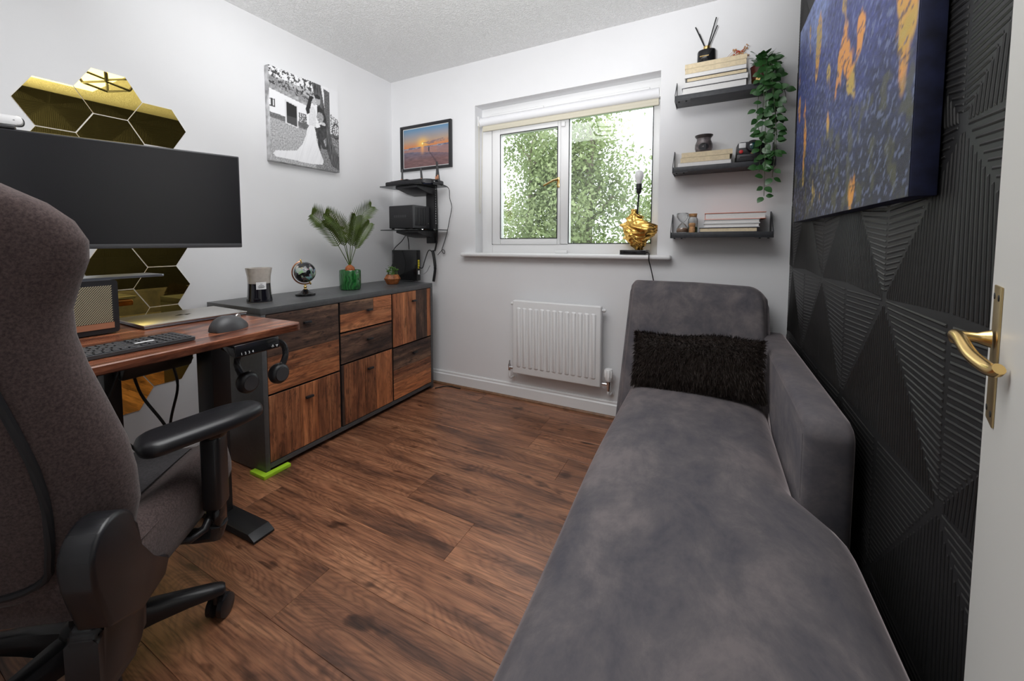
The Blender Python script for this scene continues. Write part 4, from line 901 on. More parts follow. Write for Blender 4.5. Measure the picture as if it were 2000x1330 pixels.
t = thing('computer_mouse', 'black ergonomic mouse with a thumb rest on the desk', 'mouse', (0.868, -1.828, DZ_), math.radians(14))
b = newbm(); rows = []
for i in range(17):
    f = i / 16; y = -0.062 + 0.124 * f; wv = 0.040 * (math.sin(PI * (0.06 + 0.88 * f))) ** 0.45; hv = 0.049 * (math.sin(PI * (0.05 + 0.9 * f ** 0.8))) ** 0.6
    row = []
    for k in range(16):
        a = 2 * PI * k / 16; x = wv * math.cos(a); z = max(0.0, math.sin(a)) ** 0.8 * hv
        if math.sin(a) < 0: z = 0.0015
        if x < 0: x *= 1.12
        z += 0.006 * max(0, -x / 0.04) * (math.sin(a) > 0) * (1 - f)
        row.append(V((x, y, z + 0.0008)))
    rows.append(row)
loft(b, rows); obj('shell', b, 'dark_grey_plastic', t, local=True, ang=60)
b = newbm(); lathe(b, [(0.010, -0.004), (0.012, -0.002), (0.012, 0.002), (0.010, 0.004)], (0.004, 0.032, 0.037), 18, 'X'); obj('scroll_wheel', b, 'silver', t, local=True)
b = newbm(); lathe(b, [(0.007, -0.004), (0.008, 0), (0.007, 0.004)], (-0.034, 0.0, 0.030), 14, 'X'); obj('thumb_wheel', b, 'silver', t, local=True)

# keyboard
t = thing('keyboard', 'slim dark grey full-size keyboard with a numeric pad at the desk edge', 'keyboard', (0.875, -2.18, DZ_), math.radians(1.5))
b = newbm(); prism(b, rounded([(-0.066, -0.215), (0.066, -0.215), (0.066, 0.215), (-0.066, 0.215)], 0.008), 0.002, 0.011, 'XY', 0.001); kb = obj('deck', b, 'dark_grey_plastic', t, local=True)
kme = {}
def key(x, y, w):
    k = round(w, 4)
    if k not in kme:
        bb = newbm(); box(bb, (0, 0, 0), (0.0158, w - 0.0028, 0.003), 0.0012, 1); me = bpy.data.meshes.new('key'); bb.to_mesh(me); bb.free(); me.materials.append(MATS['bezel']); kme[k] = me
    part('key', kme[k], t, (x, y, 0.0125))
for r in range(6):
    x = -0.050 + r * 0.0193; n = 15
    y = -0.206
    if r < 5:
        wids = [0.0185] * 15 if r == 0 else ([0.0185] * 13 + [0.037] if r == 1 else [0.0278] + [0.0185] * 12 + [0.0277] if r == 2 else [0.0325] + [0.0185] * 11 + [0.0415] if r == 3 else [0.0245] + [0.0185] * 11 + [0.0495])
    else: wids = [0.0185] * 4 + [0.111] + [0.0185] * 4 + [0.0185]
    for w_ in wids:
        if y + w_ > 0.078: break
        key(x, y + w_ / 2, w_); y += w_
    for c in range(3):
        if r in (0, 1, 2) or (r == 5) or (r == 4 and c == 1):
            key(x, 0.090 + 0.0185 * c, 0.0185)
    for c in range(4): key(x, 0.1495 + 0.0172 * c, 0.0172)
b = newbm(); box(b, (0.024, 0.100, 0.0152), (0.009, 0.046, 0.0016), 0.0006); obj('white_label', b, 'label_white', t, local=True)

# speaker with woven front, slab tablet on top
t = thing('desk_speaker', 'black retro speaker with cream woven grille and copper strip on the desk', 'speaker', (0.50, -2.19, DZ_))
SPX0, SPX1, SPY0, SPY1, SPZ = 0.43, 0.60, -2.37, -2.03, DZ_ + 0.176
b = newbm(); bx(b, SPX0, SPX1 - 0.006, SPY0, SPY1, DZ_ + 0.006, SPZ, 0.012, 3); obj('cabinet', b, 'black_plastic', t)
b = newbm(); ol = rounded([(SPY0, DZ_ + 0.004), (SPY1, DZ_ + 0.004), (SPY1, SPZ), (SPY0, SPZ)], 0.012, 4); prism(b, ol, SPX1 - 0.008, SPX1 - 0.003, 'YZ'); obj('front_frame', b, 'black_plastic', t)
b = newbm(); bx(b, SPX1 - 0.004, SPX1 - 0.001, SPY0 + 0.014, SPY1 - 0.014, DZ_ + 0.040, SPZ - 0.014); gr = obj('grille', b, 'rubber_black', t, smooth=False)
b = newbm(); ga, gb, za, zb = SPY0 + 0.014, SPY1 - 0.014, DZ_ + 0.040, SPZ - 0.014; st = 0.0062
ny_ = int((gb - ga) / st); nz_ = int((zb - za) / (st * 0.62))
for j in range(nz_):
    for i in range(ny_):
        yy = ga + st * (i + 0.5 + 0.5 * (j % 2)); zz = za + st * 0.62 * (j + 0.5)
        if yy > gb - 0.003: continue
        q = [b.verts.new((SPX1 - 0.0002, yy + dy, zz + dz)) for dy, dz in ((-0.0029, -0.0010), (0.0, -0.0016), (0.0029, 0.0010), (0.0, 0.0016))]; b.faces.new(q)
obj('weave_threads', b, 'speaker_weave', gr, kind='stuff', smooth=False)
b = newbm(); bx(b, SPX1 - 0.004, SPX1 - 0.0006, SPY0 + 0.014, SPY1 - 0.014, DZ_ + 0.020, DZ_ + 0.039); obj('copper_band', b, 'copper_strip', t, smooth=False)
b = newbm(); tube(b, catmull([(SPX1, -2.20, DZ_ + 0.10), (SPX1, -2.18, DZ_ + 0.112), (SPX1, -2.172, DZ_ + 0.098), (SPX1, -2.165, DZ_ + 0.112), (SPX1, -2.15, DZ_ + 0.116)], 5), 0.0022, 6); obj('script_badge', b, 'silver', t)
for yy in (SPY0 + 0.04, SPY1 - 0.04):
    b = newbm(); bx(b, SPX0 + 0.02, SPX1 - 0.02, yy - 0.012, yy + 0.012, DZ_, DZ_ + 0.007); obj('foot', b, 'rubber_black', t)
tb = newbm(); prism(tb, rounded([(0.43, -2.28), (0.575, -2.28), (0.575, -1.885), (0.43, -1.885)], 0.012), SPZ, SPZ + 0.0075, 'XY', 0.0012); tag(obj('thin_tablet', tb, 'slab_silver'), 'thin silver slab tablet lying across the top of the retro speaker', 'tablet')

# ================================================================== MONITOR
mC = V((0.477, -2.0, 1.277)); mrot = math.atan2(0.954, 0.30) - PI / 2          # local y runs along the screen, +x out of it
t = thing('ultrawide_monitor', 'wide black computer monitor raised on an arm above the desk', 'monitor', (mC.x, mC.y, DZ_), mrot)
hw, hh, z0m = 0.405, 0.186, mC.z - DZ_
b = newbm(); box(b, (-0.014, 0, z0m), (0.024, 2 * hw, 2 * hh), 0.004); obj('housing', b, 'bezel', t, local=True)
b = newbm(); box(b, (-0.0015, 0, z0m + 0.004), (0.002, 2 * hw - 0.010, 2 * hh - 0.020)); obj('screen', b, 'screen_black', t, local=True, smooth=False)
b = newbm(); box(b, (0.0, 0, z0m - hh + 0.0085), (0.004, 2 * hw - 0.003, 0.015), 0.001); obj('lower_bezel', b, 'dark_grey_plastic', t, local=True)
b = newbm(); tube(b, [(-0.12, -0.18, 0.0), (-0.12, -0.18, 0.012)], 0.05, 20); tube(b, [(-0.12, -0.18, 0.01), (-0.12, -0.18, z0m)], 0.016, 14); tube(b, [(-0.12, -0.18, z0m), (-0.10, -0.09, z0m), (-0.06, 0.0, z0m)], 0.014, 12); box(b, (-0.035, 0, z0m), (0.03, 0.11, 0.11), 0.004); obj('monitor_arm', b, 'black_metal', t, local=True)
wl = t.matrix_world
t2 = thing('webcam', 'white pill-shaped webcam clipped on top of the monitor', 'webcam', tuple(wl @ V((-0.012, -0.225, z0m + hh))), mrot)
b = newbm(); box(b, (-0.002, 0, 0.006), (0.034, 0.040, 0.012), 0.004); obj('clip', b, 'dark_grey_plastic', t2, local=True)
b = newbm(); ol = rounded([(-0.060, 0.014), (0.036, 0.014), (0.036, 0.042), (-0.060, 0.042)], 0.0139, 6); prism(b, ol, -0.018, 0.006, 'YZ', 0.002); bd = obj('camera_bar', b, 'upvc', t2, local=True)
b = newbm(); prism(b, rounded([(-0.062, 0.0125), (0.0385, 0.0125), (0.0385, 0.0435), (-0.062, 0.0435)], 0.0152, 6), -0.022, -0.0182, 'YZ'); obj('rear_shell', b, 'bezel', t2, local=True)
b = newbm(); box(b, (0.0064, 0.018, 0.028), (0.0008, 0.004, 0.0015)); obj('indicator', b, 'dark_grey_plastic', bd, local=True)
# hexagonal gold mirrors on the left wall
def hexm(yc, zc, label):
    hw_, hh_ = 0.1155, 0.0925; g = 0.0
    b = newbm(); prism(b, [(yc - hw_, zc), (yc - hw_ / 2, zc - hh_), (yc + hw_ / 2, zc - hh_), (yc + hw_, zc), (yc + hw_ / 2, zc + hh_), (yc - hw_ / 2, zc + hh_)], 0.0, 0.0025, 'YZ')
    tag(obj('hexagon_mirror', b, 'gold_mirror', smooth=False), label, 'mirror', 'gold hexagon mirrors on the left wall')
HP = 0.1765; HB = -1.8165; VP_ = 0.1895
hexm(HB - HP, 1.661, 'gold hexagon mirror tile above the monitor nearest the webcam'); hexm(HB, 1.754, 'topmost gold hexagon mirror tile, reflecting the ceiling lamp'); hexm(HB + HP, 1.661, 'gold hexagon mirror tile above the monitor nearest the black and white canvas')
hexm(HB, 1.754 - VP_, 'gold hexagon mirror tile just under the topmost one, cut by the monitor edge'); hexm(HB - HP, 1.661 - VP_, 'gold hexagon mirror tile mostly hidden behind the monitor below the webcam')
D_ = 0.012
hexm(HB + HP - D_, 1.661 - 3 * VP_, 'gold hexagon mirror tile half hidden by the lower monitor edge, next to bare wall')
hexm(HB + HP - D_, 1.661 - 4 * VP_, 'gold hexagon mirror tile behind the tip of the thin silver tablet')
hexm(HB + HP - D_, 1.661 - 5 * VP_, 'gold hexagon mirror tile mostly hidden behind the closed laptop')
hexm(HB + HP - D_, 1.661 - 6 * VP_, 'gold hexagon mirror tile under the desk beside the black cable tray')
hexm(HB - D_, 1.754 - 3 * VP_, 'gold hexagon mirror tile between the monitor and the thin silver tablet')
hexm(HB - D_, 1.754 - 4 * VP_, 'gold hexagon mirror tile crossed by the thin silver tablet, above the laptop')
hexm(HB - D_, 1.754 - 5 * VP_, 'gold hexagon mirror tile between the speaker and the laptop')
hexm(HB - D_, 1.754 - 6 * VP_, 'gold hexagon mirror tile under the desk behind the hanging cables')
hexm(HB - D_, 1.754 - 7 * VP_, 'lowest gold hexagon mirror tile, under the desk beside bare wall')
hexm(HB - HP - D_, 1.661 - 6 * VP_, 'gold hexagon mirror tile under the desk behind the brown chair')

# ================================================================== OFFICE CHAIR (faces the desk corner; back to the camera)
ch = thing('gaming_chair', 'brown woven fabric gaming chair with black armrests turned away from the camera', 'chair', (0.94, -2.25, 0), math.radians(38))
LZ = 0.115
for k in range(5):
    a = math.radians(28 + 72 * k); d = V((math.cos(a), math.sin(a), 0)); s_ = V((-d.y, d.x, 0))
    b = newbm(); rows = []
    for (r, hwid, z0, z1) in ((0.02, 0.034, 0.085, 0.150), (0.06, 0.032, 0.088, 0.148), (0.14, 0.026, 0.090, 0.138), (0.21, 0.022, 0.088, 0.124), (0.265, 0.021, 0.084, 0.112), (0.292, 0.019, 0.083, 0.104), (0.300, 0.012, 0.086, 0.100)):
        c = d * r; rows.append([c + s_ * hwid + V((0, 0, z0)), c + s_ * hwid * 1.05 + V((0, 0, (z0 + z1) / 2)), c + s_ * hwid * 0.7 + V((0, 0, z1 - 0.003)), c + V((0, 0, z1)), c - s_ * hwid * 0.7 + V((0, 0, z1 - 0.003)), c - s_ * hwid * 1.05 + V((0, 0, (z0 + z1) / 2)), c - s_ * hwid + V((0, 0, z0))])
    loft(b, rows); lg = obj('base_leg', b, 'chair_plastic', ch, local=True, ang=55)
    cpos = d * 0.275; ca = a + (0.9 if k % 2 else -0.7); ax = V((math.cos(ca), math.sin(ca), 0)); off = V((-ax.y, ax.x, 0)) * 0.016
    b = newbm(); tube(b, [cpos + V((0, 0, 0.088)), cpos + V((0, 0, 0.05))], 0.007, 8)
    for sgn in (-1, 1):
        c0 = cpos + off + V((0, 0, 0.032)); tube(b, [c0 + ax * sgn * 0.007, c0 + ax * sgn * 0.009, c0 + ax * sgn * 0.024, c0 + ax * sgn * 0.027], [0.026, 0.0315, 0.0315, 0.026], 20)
    bxs = [c0 + V((0, 0, 0.02)) + ax * q for q in (-0.02, 0.02)]; tube(b, bxs, 0.018, 12)
    obj('caster', b, 'chair_plastic', lg, local=True)
b = newbm(); lathe(b, [(0.052, 0.085), (0.055, 0.12), (0.045, 0.155), (0.030, 0.165), (0.026, 0.26), (0.018, 0.265), (0.018, 0.34)], (0, 0, 0), 24); obj('gas_lift', b, 'black_metal', ch, local=True)
b = newbm(); bx(b, -0.10, 0.10, -0.12, 0.14, 0.325, 0.365, 0.008); obj('tilt_mechanism', b, 'black_metal', ch, local=True)
# seat
b = newbm(); rows = []
for i in range(23):
    f = i / 22; y = -0.245 + 0.50 * f; e = min(1, f / 0.08) if f < 0.08 else min(1, (1 - f) / 0.12); er = 0.62 + 0.38 * math.sqrt(max(0, 1 - (1 - e) ** 2))
    hw_ = (0.245 + 0.012 * math.sin(PI * f)) * (0.93 + 0.07 * er); zt = 0.498 - 0.055 * (1 - er) / 0.38; row = []
    pr = [(1.0, 0.370), (1.03, 0.40), (1.03, 0.45), (1.0, 0.487), (0.93, 0.508), (0.85, 0.513), (0.78, 0.507), (0.68, 0.493), (0.45, 0.488), (0.2, 0.487)]
    for sx2, zz in pr: row.append(V((sx2 * hw_, y, 0.37 + (zz - 0.37) * (zt - 0.37) / 0.128)))
    for sx2, zz in reversed(pr): row.append(V((-sx2 * hw_, y, 0.37 + (zz - 0.37) * (zt - 0.37) / 0.128)))
    rows.append(row)
loft(b, rows); obj('seat', b, 'chair_fabric', ch, local=True, ang=80)
b = newbm(); rows = []
for i in range(13):
    f = i / 12; y = -0.20 + 0.42 * f; rows.append([V((x, y, 0.4965 + 0.004 * math.sin(PI * f) - 0.02 * (f > 0.99))) for x in (-0.165, -0.08, 0, 0.08, 0.165)])
loft(b, rows, closed=False); obj('seat_panel', b, 'seat_fabric', ch, local=True)
b = newbm(); tube(b, [(0.252, -0.19, 0.480), (0.258, 0.0, 0.484), (0.252, 0.20, 0.476)], 0.0012, 5); obj('seam', b, 'chair_fabric', ch, local=True)
# backrest
prof = [(0.415, 0.150, 0.045), (0.44, 0.195, 0.055), (0.50, 0.232, 0.062), (0.57, 0.250, 0.066), (0.64, 0.254, 0.066), (0.71, 0.250, 0.066), (0.80, 0.234, 0.065), (0.88, 0.219, 0.064), (0.94, 0.213, 0.062), (0.99, 0.217, 0.061), (1.04, 0.236, 0.060), (1.08, 0.252, 0.060), (1.115, 0.257, 0.058), (1.15, 0.245, 0.056), (1.18, 0.218, 0.052), (1.21, 0.17, 0.047), (1.23, 0.10, 0.038), (1.236, 0.04, 0.025)]
def back_pt(u, z, hw_, th, s):
    yc = -0.205 - 0.20 * (z - 0.42); x = u * hw_
    return V((x, yc + 0.055 * (abs(x) / 0.26) ** 2.2 + s * th, z))
b = newbm(); rows = []
zs = []
for i in range(len(prof) - 1):
    for q in range(3):
        t_ = q / 3; zs.append(tuple(prof[i][k] + (prof[i + 1][k] - prof[i][k]) * t_ for k in range(3)))
zs.append(prof[-1])
for (z, hw_, th) in zs:
    row = []
    for k in range(40):
        a = 2 * PI * k / 40; cu, su = math.cos(a), math.sin(a)
        u = math.copysign(abs(cu) ** 0.62, cu); s = math.copysign(abs(su) ** 0.75, su)
        row.append(back_pt(u, z, hw_, th, s))
    rows.append(row)
loft(b, rows); bk = obj('backrest', b, 'chair_fabric', ch, local=True, ang=80)
def interp(z):
    for i in range(len(prof) - 1):
        if prof[i][0] <= z <= prof[i + 1][0]:
            t_ = (z - prof[i][0]) / (prof[i + 1][0] - prof[i][0]); return tuple(prof[i][k] + (prof[i + 1][k] - prof[i][k]) * t_ for k in (1, 2))
    return prof[-1][1:]
pip = []
for k in range(25):
    z = 0.98 - (0.98 - 0.47) * k / 24; hw_, th = interp(z); u = 0.62 + 0.04 * math.sin(k / 24 * PI)
    pip.append((u, z, hw_, th))
P1 = [back_pt(u, z, hw_, th, -1.0 * (1 - u ** 3.2) ** 0.5 - 0.05) for (u, z, hw_, th) in pip]; P2 = [V((-p.x, p.y, p.z)) for p in reversed(P1)]
hw_, th = interp(0.45); mid = [back_pt(u, 0.448, hw_, th, -1.0) for u in (0.4, 0.0, -0.4)]
b = newbm(); tube(b, catmull(P1[::2] + mid + P2[::2], 3), 0.0075, 8); obj('back_piping', b, 'rubber_black', bk, local=True)
b = newbm(); c = back_pt(0.12, 0.475, *interp(0.475), -1.02); box(b, c, (0.05, 0.004, 0.022), 0.001); obj('logo_tab', b, 'rubber_black', bk, local=True)
b = newbm(); box(b, c + V((0.004, -0.0025, 0)), (0.024, 0.002, 0.012), 0.0008); obj('green_mark', b, 'led_green', bk, local=True)
# hinge covers, lever, arm rests
for sgn in (-1, 1):
    b = newbm(); cap = []
    for k in range(13): a = PI * k / 12; cap.append((-0.262 + 0.058 * math.cos(a), 0.545 + 0.058 * math.sin(a)))
    cap += [(-0.315, 0.50), (-0.285, 0.40), (-0.20, 0.355), (-0.12, 0.365), (-0.10, 0.40), (-0.165, 0.435), (-0.202, 0.49)]
    cap = [(y_ - 0.022, z_) for (y_, z_) in cap]; prism(b, cap, sgn * 0.215, sgn * 0.275, 'YZ', 0.008); obj('hinge_cover', b, 'chair_plastic', ch, local=True, ang=50)
    b = newbm(); ol = rounded([(-0.29, 0.235), (-0.16, 0.235), (-0.15, 0.39), (-0.29, 0.39)], 0.035, 6); prism(b, ol, sgn * 0.18, sgn * 0.238, 'YZ', 0.012); obj('side_shell', b, 'chair_plastic', ch, local=True, ang=50)
    # armrest
    ap = (sgn * 0.300, 0.035)
    b = newbm(); bx(b, ap[0] - 0.024, ap[0] + 0.024, ap[1] - 0.030, ap[1] + 0.030, 0.405, 0.605, 0.012, 3); post = obj('arm_post', b, 'chair_plastic', ch, local=True)
    b = newbm(); bx(b, ap[0] - 0.018, ap[0] + 0.018, ap[1] - 0.022, ap[1] + 0.022, 0.345, 0.41, 0.006); obj('inner_post', b, 'black_gloss', post, local=True)
    b = newbm(); tube(b, [(ap[0], ap[1], 0.362), (ap[0] - sgn * 0.004, ap[1], 0.338), (ap[0] - sgn * 0.05, ap[1], 0.328), (sgn * 0.10, ap[1], 0.334)], [0.031, 0.033, 0.022, 0.020], 10, sq=0.8); obj('arm_bracket', b, 'black_metal', ch, local=True)
    b = newbm(); lathe(b, [(0.030, 0.600), (0.034, 0.606), (0.034, 0.622), (0.030, 0.626)], (ap[0], ap[1], 0), 18); obj('swivel_plate', b, 'black_gloss', post, local=True)
    yaw = math.radians(-38 if sgn > 0 else 0)
    b = newbm(); ol = rounded([(-0.062, -0.135), (0.054, -0.155), (0.062, 0.07), (0.036, 0.150), (-0.026, 0.152), (-0.064, 0.09)], [0.05, 0.05, 0.1, 0.035, 0.035, 0.06], 6)
    Mx = Matrix.Translation((sgn * 0.285, 0.020, 0)) @ Matrix.Rotation(yaw, 4, 'Z')
    dome(b, ol, [(0.014, 0.616), (0.003, 0.621), (0.0, 0.630), (0.0, 0.638), (0.004, 0.647), (0.012, 0.652), (0.022, 0.654)], M=Mx); obj('arm_pad', b, 'chair_plastic', ch, local=True, ang=60)
b = newbm(); tube(b, [(0.20, -0.02, 0.355), (0.262, -0.02, 0.355), (0.285, 0.0, 0.365), (0.29, 0.05, 0.40), (0.29, 0.10, 0.435)], [0.008, 0.008, 0.010, 0.012, 0.010], 10); obj('recline_lever', b, 'chair_plastic', ch, local=True)

# ================================================================== WALL SHELVES on the back wall
def wall_shelf(zt, x0, x1, label):
    t = thing('wall_shelf', label, 'shelf', ((x0 + x1) / 2, -0.075, zt), group='black wall shelves beside the window')
    b = newbm(); bx(b, x0 + 0.004, x1 - 0.004, -0.150, -0.003, zt - 0.026, zt, 0.0015); obj('board', b, 'shelf_board', t)
    for x, s in ((x0, 1), (x1, -1)):
        b = newbm(); xa, xb = sorted((x, x + s * 0.003))
        outer = [(-0.001, zt - 0.030), (-0.152, zt - 0.030), (-0.152, zt + 0.001), (-0.010, zt + 0.105), (-0.001, zt + 0.105)]
        bx(b, xa, xb, -0.152, -0.001, zt - 0.030, zt + 0.002); bx(b, xa, xb, -0.034, -0.001, zt + 0.002, zt + 0.105)
        prism(b, [(-0.152, zt + 0.001), (-0.144, zt + 0.001), (-0.030, zt + 0.096), (-0.030, zt + 0.105), (-0.034, zt + 0.105)], xa, xb, 'YZ')
        br = obj('bracket', b, 'shelf_steel', t, smooth=False)
        b = newbm(); xc, xd = sorted((x, x + s * 0.075)); bx(b, xc, xd, -0.150, -0.110, zt - 0.0295, zt - 0.0265); obj('bracket_foot', b, 'shelf_steel', br, smooth=False)
        for q in (0.02, 0.055):
            b = newbm(); lathe(b, [(0.0045, zt - 0.034), (0.0045, zt - 0.0295)], (x + s * q, -0.13, 0), 10); obj('bolt', b, 'black_metal', br)
    return t
S1, S2, S3 = 1.885, 1.508, 1.157
wall_shelf(S1, 2.105, 2.560, 'top black wall shelf holding the reed diffuser and trailing plant'); wall_shelf(S2, 2.102, 2.560, 'middle black wall shelf holding the instant camera and oil burner'); wall_shelf(S3, 2.100, 2.562, 'lowest black wall shelf holding the hourglass and three hardback books')
def book(x0, x1, z, h, cover, pages, label, group, y0=-0.138, dep=0.125, rot=0, soft=False):
    cx = (x0 + x1) / 2; cyy = y0 + dep / 2; t = thing('book', label, 'book', (cx, cyy, z), math.radians(rot), group)
    L = x1 - x0; c = 0.0012 if soft else 0.0026; o_ = 0.0 if soft else 0.004
    b = newbm(); box(b, (0, 0, c / 2), (L, dep, c), 0.0004, 1); box(b, (0, 0, h - c / 2), (L, dep, c), 0.0004, 1); box(b, (0, dep / 2 - c / 2, h / 2), (L, c, h - 0.0004), 0.0004, 1); obj('cover', b, cover, t, local=True)
    b = newbm(); box(b, (0, -c / 2 + o_ / 2, h / 2), (L - 2 * o_, dep - c - o_, h - 2 * c - 0.0002)); obj('page_block', b, pages, t, local=True, smooth=False)
z = S1 + 0.0005
for (x0, x1, h, cv, pg, lb, so) in ((2.138, 2.430, 0.036, 'cover_black', 'page_white', 'wide black-covered book at the bottom of the top shelf stack', False), (2.150, 2.432, 0.026, 'cover_white', 'page_white', 'white paperback second from the bottom of the top shelf stack', True),
                                   (2.158, 2.430, 0.022, 'cover_black', 'page_cream', 'cream-paged book with a black cover in the middle of the top shelf stack', False), (2.150, 2.424, 0.020, 'cover_white', 'page_white', 'white-paged paperback under the two thick cream books on the top shelf', True),
                                   (2.152, 2.424, 0.026, 'cover_cream', 'page_cream', 'cream-paged paperback second from the top of the top shelf stack', True), (2.150, 2.426, 0.024, 'cover_cream', 'page_cream', 'topmost cream-paged paperback under the reed diffuser', True)):
    book(x0, x1, z, h, cv, pg, lb, 'books on the top shelf', soft=so); z += h + 0.0004
ZB1 = z
z = S2 + 0.0005
for (x0, x1, h, cv, pg, lb) in ((2.128, 2.372, 0.020, 'cover_white', 'page_white', 'thin white book at the bottom of the middle shelf stack'), (2.140, 2.366, 0.026, 'cover_cream', 'page_cream', 'cream-paged paperback in the middle of the middle shelf stack'), (2.145, 2.378, 0.026, 'cover_cream', 'page_cream', 'cream-paged paperback under the oil burner')):
    book(x0, x1, z, h, cv, pg, lb, 'books on the middle shelf', soft=True); z += h + 0.0004
ZB2 = z
z = S3 + 0.0005
for (x0, x1, h, cv, pg, lb) in ((2.238, 2.497, 0.024, 'cover_navy', 'page_cream', 'dark-covered hardback at the bottom of the lowest shelf stack'), (2.258, 2.505, 0.020, 'cover_white', 'page_white', 'white hardback lying on the dark-covered one'), (2.260, 2.506, 0.020, 'cover_white', 'page_white', 'white hardback under the orange-covered book'), (2.262, 2.530, 0.034, 'cover_orange', 'page_white', 'orange-covered hardback on top of the lowest shelf stack')):
    book(x0, x1, z, h, cv, pg, lb, 'books on the lowest shelf'); z += h + 0.0004
# reed diffuser
c = V((2.248, -0.095, ZB1)); t = thing('reed_diffuser', 'black oval reed diffuser bottle with a gold collar and black reeds', 'diffuser', c)
b = newbm(); lathe(b, [(0.040, 0.0), (0.043, 0.004), (0.043, 0.060), (0.040, 0.068), (0.020, 0.070)], c, 32, sy=0.72); obj('bottle', b, 'black_gloss', t)
b = newbm(); lathe(b, [(0.015, 0.069), (0.016, 0.072), (0.016, 0.088), (0.012, 0.089), (0.012, 0.078), (0, 0.078)], c, 20); obj('collar', b, 'brass', t)
b = newbm(); [bx(b, c.x - 0.030 + 0.0042 * k, c.x - 0.0275 + 0.0042 * k, c.y - 0.0318 + 0.0002 * abs(k - 4), c.y - 0.0270, c.z + 0.030, c.z + 0.0345) for k in range(10)]; obj('gold_lettering', b, 'brass', t, smooth=False)
for (dx, dy, L) in ((-0.055, 0.0, 0.20), (-0.036, 0.01, 0.165), (0.040, -0.005, 0.225), (0.046, 0.01, 0.19)):
    b = newbm(); tube(b, [c + V((dx * 0.05, dy, 0.072)), c + V((dx, dy, L))], 0.003, 7); obj('reed', b, 'rubber_black', t)
# dried flowers lying on the books
c = V((2.375, -0.075, ZB1)); t = thing('dried_flowers', 'small bunch of dried brown and red flowers lying on the top shelf books', 'dried flowers', c); rnd = random.Random(4)
for k in range(12):
    b = newbm(); p0 = c + V((-0.055, 0.0, 0.004)); p1 = c + V((rnd.uniform(-0.01, 0.055), rnd.uniform(-0.03, 0.03), rnd.uniform(0.012, 0.05))); tube(b, [p0, p0.lerp(p1, 0.5) + V((0, 0, -0.002)), p1], 0.0009, 4); sp = obj('sprig', b, 'dried_flower', t)
    b = newbm()
    for q in range(5): bmesh.ops.create_icosphere(b, subdivisions=1, radius=0.0038, matrix=Matrix.Translation(p1 + V((rnd.gauss(0, 0.006), rnd.gauss(0, 0.006), abs(rnd.gauss(0, 0.005))))))
    obj('flower_head', b, 'dried_red' if k % 4 == 0 else 'dried_flower', sp, kind='stuff')
# trailing plant
c = V((2.490, -0.085, S1 + 0.001)); t = thing('trailing_plant', 'trailing green leafy vine in a plum pot at the end of the top shelf', 'plant', c)
b = newbm(); lathe(b, [(0.034, 0.0), (0.036, 0.004), (0.045, 0.090), (0.047, 0.096), (0.043, 0.096), (0.040, 0.082), (0, 0.082)], c, 28); obj('pot', b, 'plum_pot', t)
b = newbm(); lathe(b, [(0.0385, 0.02), (0.0402, 0.034)], c, 28); obj('brass_band', b, 'brass', t)
bb = newbm(); n = 6; prev = None
for k in range(n + 1):
    f = k / n; wv = 0.36 * math.sin(PI * f ** 0.8) ** 0.9; q = [bb.verts.new((-wv, f, 0.06 * math.sin(PI * f) + 0.07 * wv)), bb.verts.new((0, f, 0.06 * math.sin(PI * f))), bb.verts.new((wv, f, 0.06 * math.sin(PI * f) + 0.07 * wv))]
    if prev: bb.faces.new((prev[0], prev[1], q[1], q[0])); bb.faces.new((prev[1], prev[2], q[2], q[1]))
    prev = q
bmesh.ops.remove_doubles(bb, verts=bb.verts[:], dist=1e-5)
lo_ = obj('leaf', bb, 'leaf_dark', t, local=True); leaf_me = lo_.data; bpy.data.objects.remove(lo_)
rnd = random.Random(21); nleaf = 0
tl = t.location
def put_leaf(p, d, nrm, s):
    y = d.normalized(); z = (nrm - y * nrm.dot(y)).normalized(); x = y.cross(z)
    o = bpy.data.objects.new('leaf', leaf_me); COL.objects.link(o); o.parent = t
    o.matrix_basis = Matrix.Translation(p - tl) @ Matrix((x, y, z)).transposed().to_4x4() @ Matrix.Scale(s, 4)
top = c + V((0, 0, 0.09))
vines = [(-0.005, -0.055, 1.60), (0.025, -0.075, 1.33), (0.05, -0.07, 1.42), (0.055, -0.06, 1.62), (0.085, -0.045, 1.70), (0.10, -0.02, 1.80), (0.015, -0.07, 1.45), (0.06, -0.075, 1.52), (0.07, -0.055, 1.75)]
for vi, (ex, ey, ez) in enumerate(vines):
    ax = c.x + ex * 0.6; P = catmull([top, top + V((ex * 0.5, ey * 0.6, 0.03)), V((ax, c.y + ey * 1.1, S1 + 0.04)), V((c.x + ex + rnd.uniform(-0.015, 0.015), c.y + ey * 1.25 - 0.005, (S1 + ez) / 2)), V((c.x + ex * 0.9 + rnd.uniform(-0.02, 0.02), c.y + ey * 1.15, ez))], 12)
    b = newbm(); tube(b, P, 0.0013, 5); obj('vine', b, 'stem_green', t)
    d_ = 0; step = 0.036
    for k in range(1, len(P)):
        d_ += (P[k] - P[k - 1]).length
        if d_ > step:
            d_ = 0; tang = (P[k] - P[k - 1]).normalized()
            for sgn in (-1, 1):
                if rnd.random() < 0.12: continue
                out = V((sgn * rnd.uniform(0.4, 1.0), rnd.uniform(-0.45, 0.1), rnd.uniform(-0.7, 0.45))) + tang * 0.4
                pnew = P[k] + out.normalized() * 0.007
                if pnew.x + out.normalized().x * 0.03 < 2.632 and nleaf < 290:
                    put_leaf(pnew, out, V((rnd.gauss(0, 0.5), -0.9, rnd.uniform(-0.1, 0.7))), rnd.uniform(0.032, 0.046)); nleaf += 1
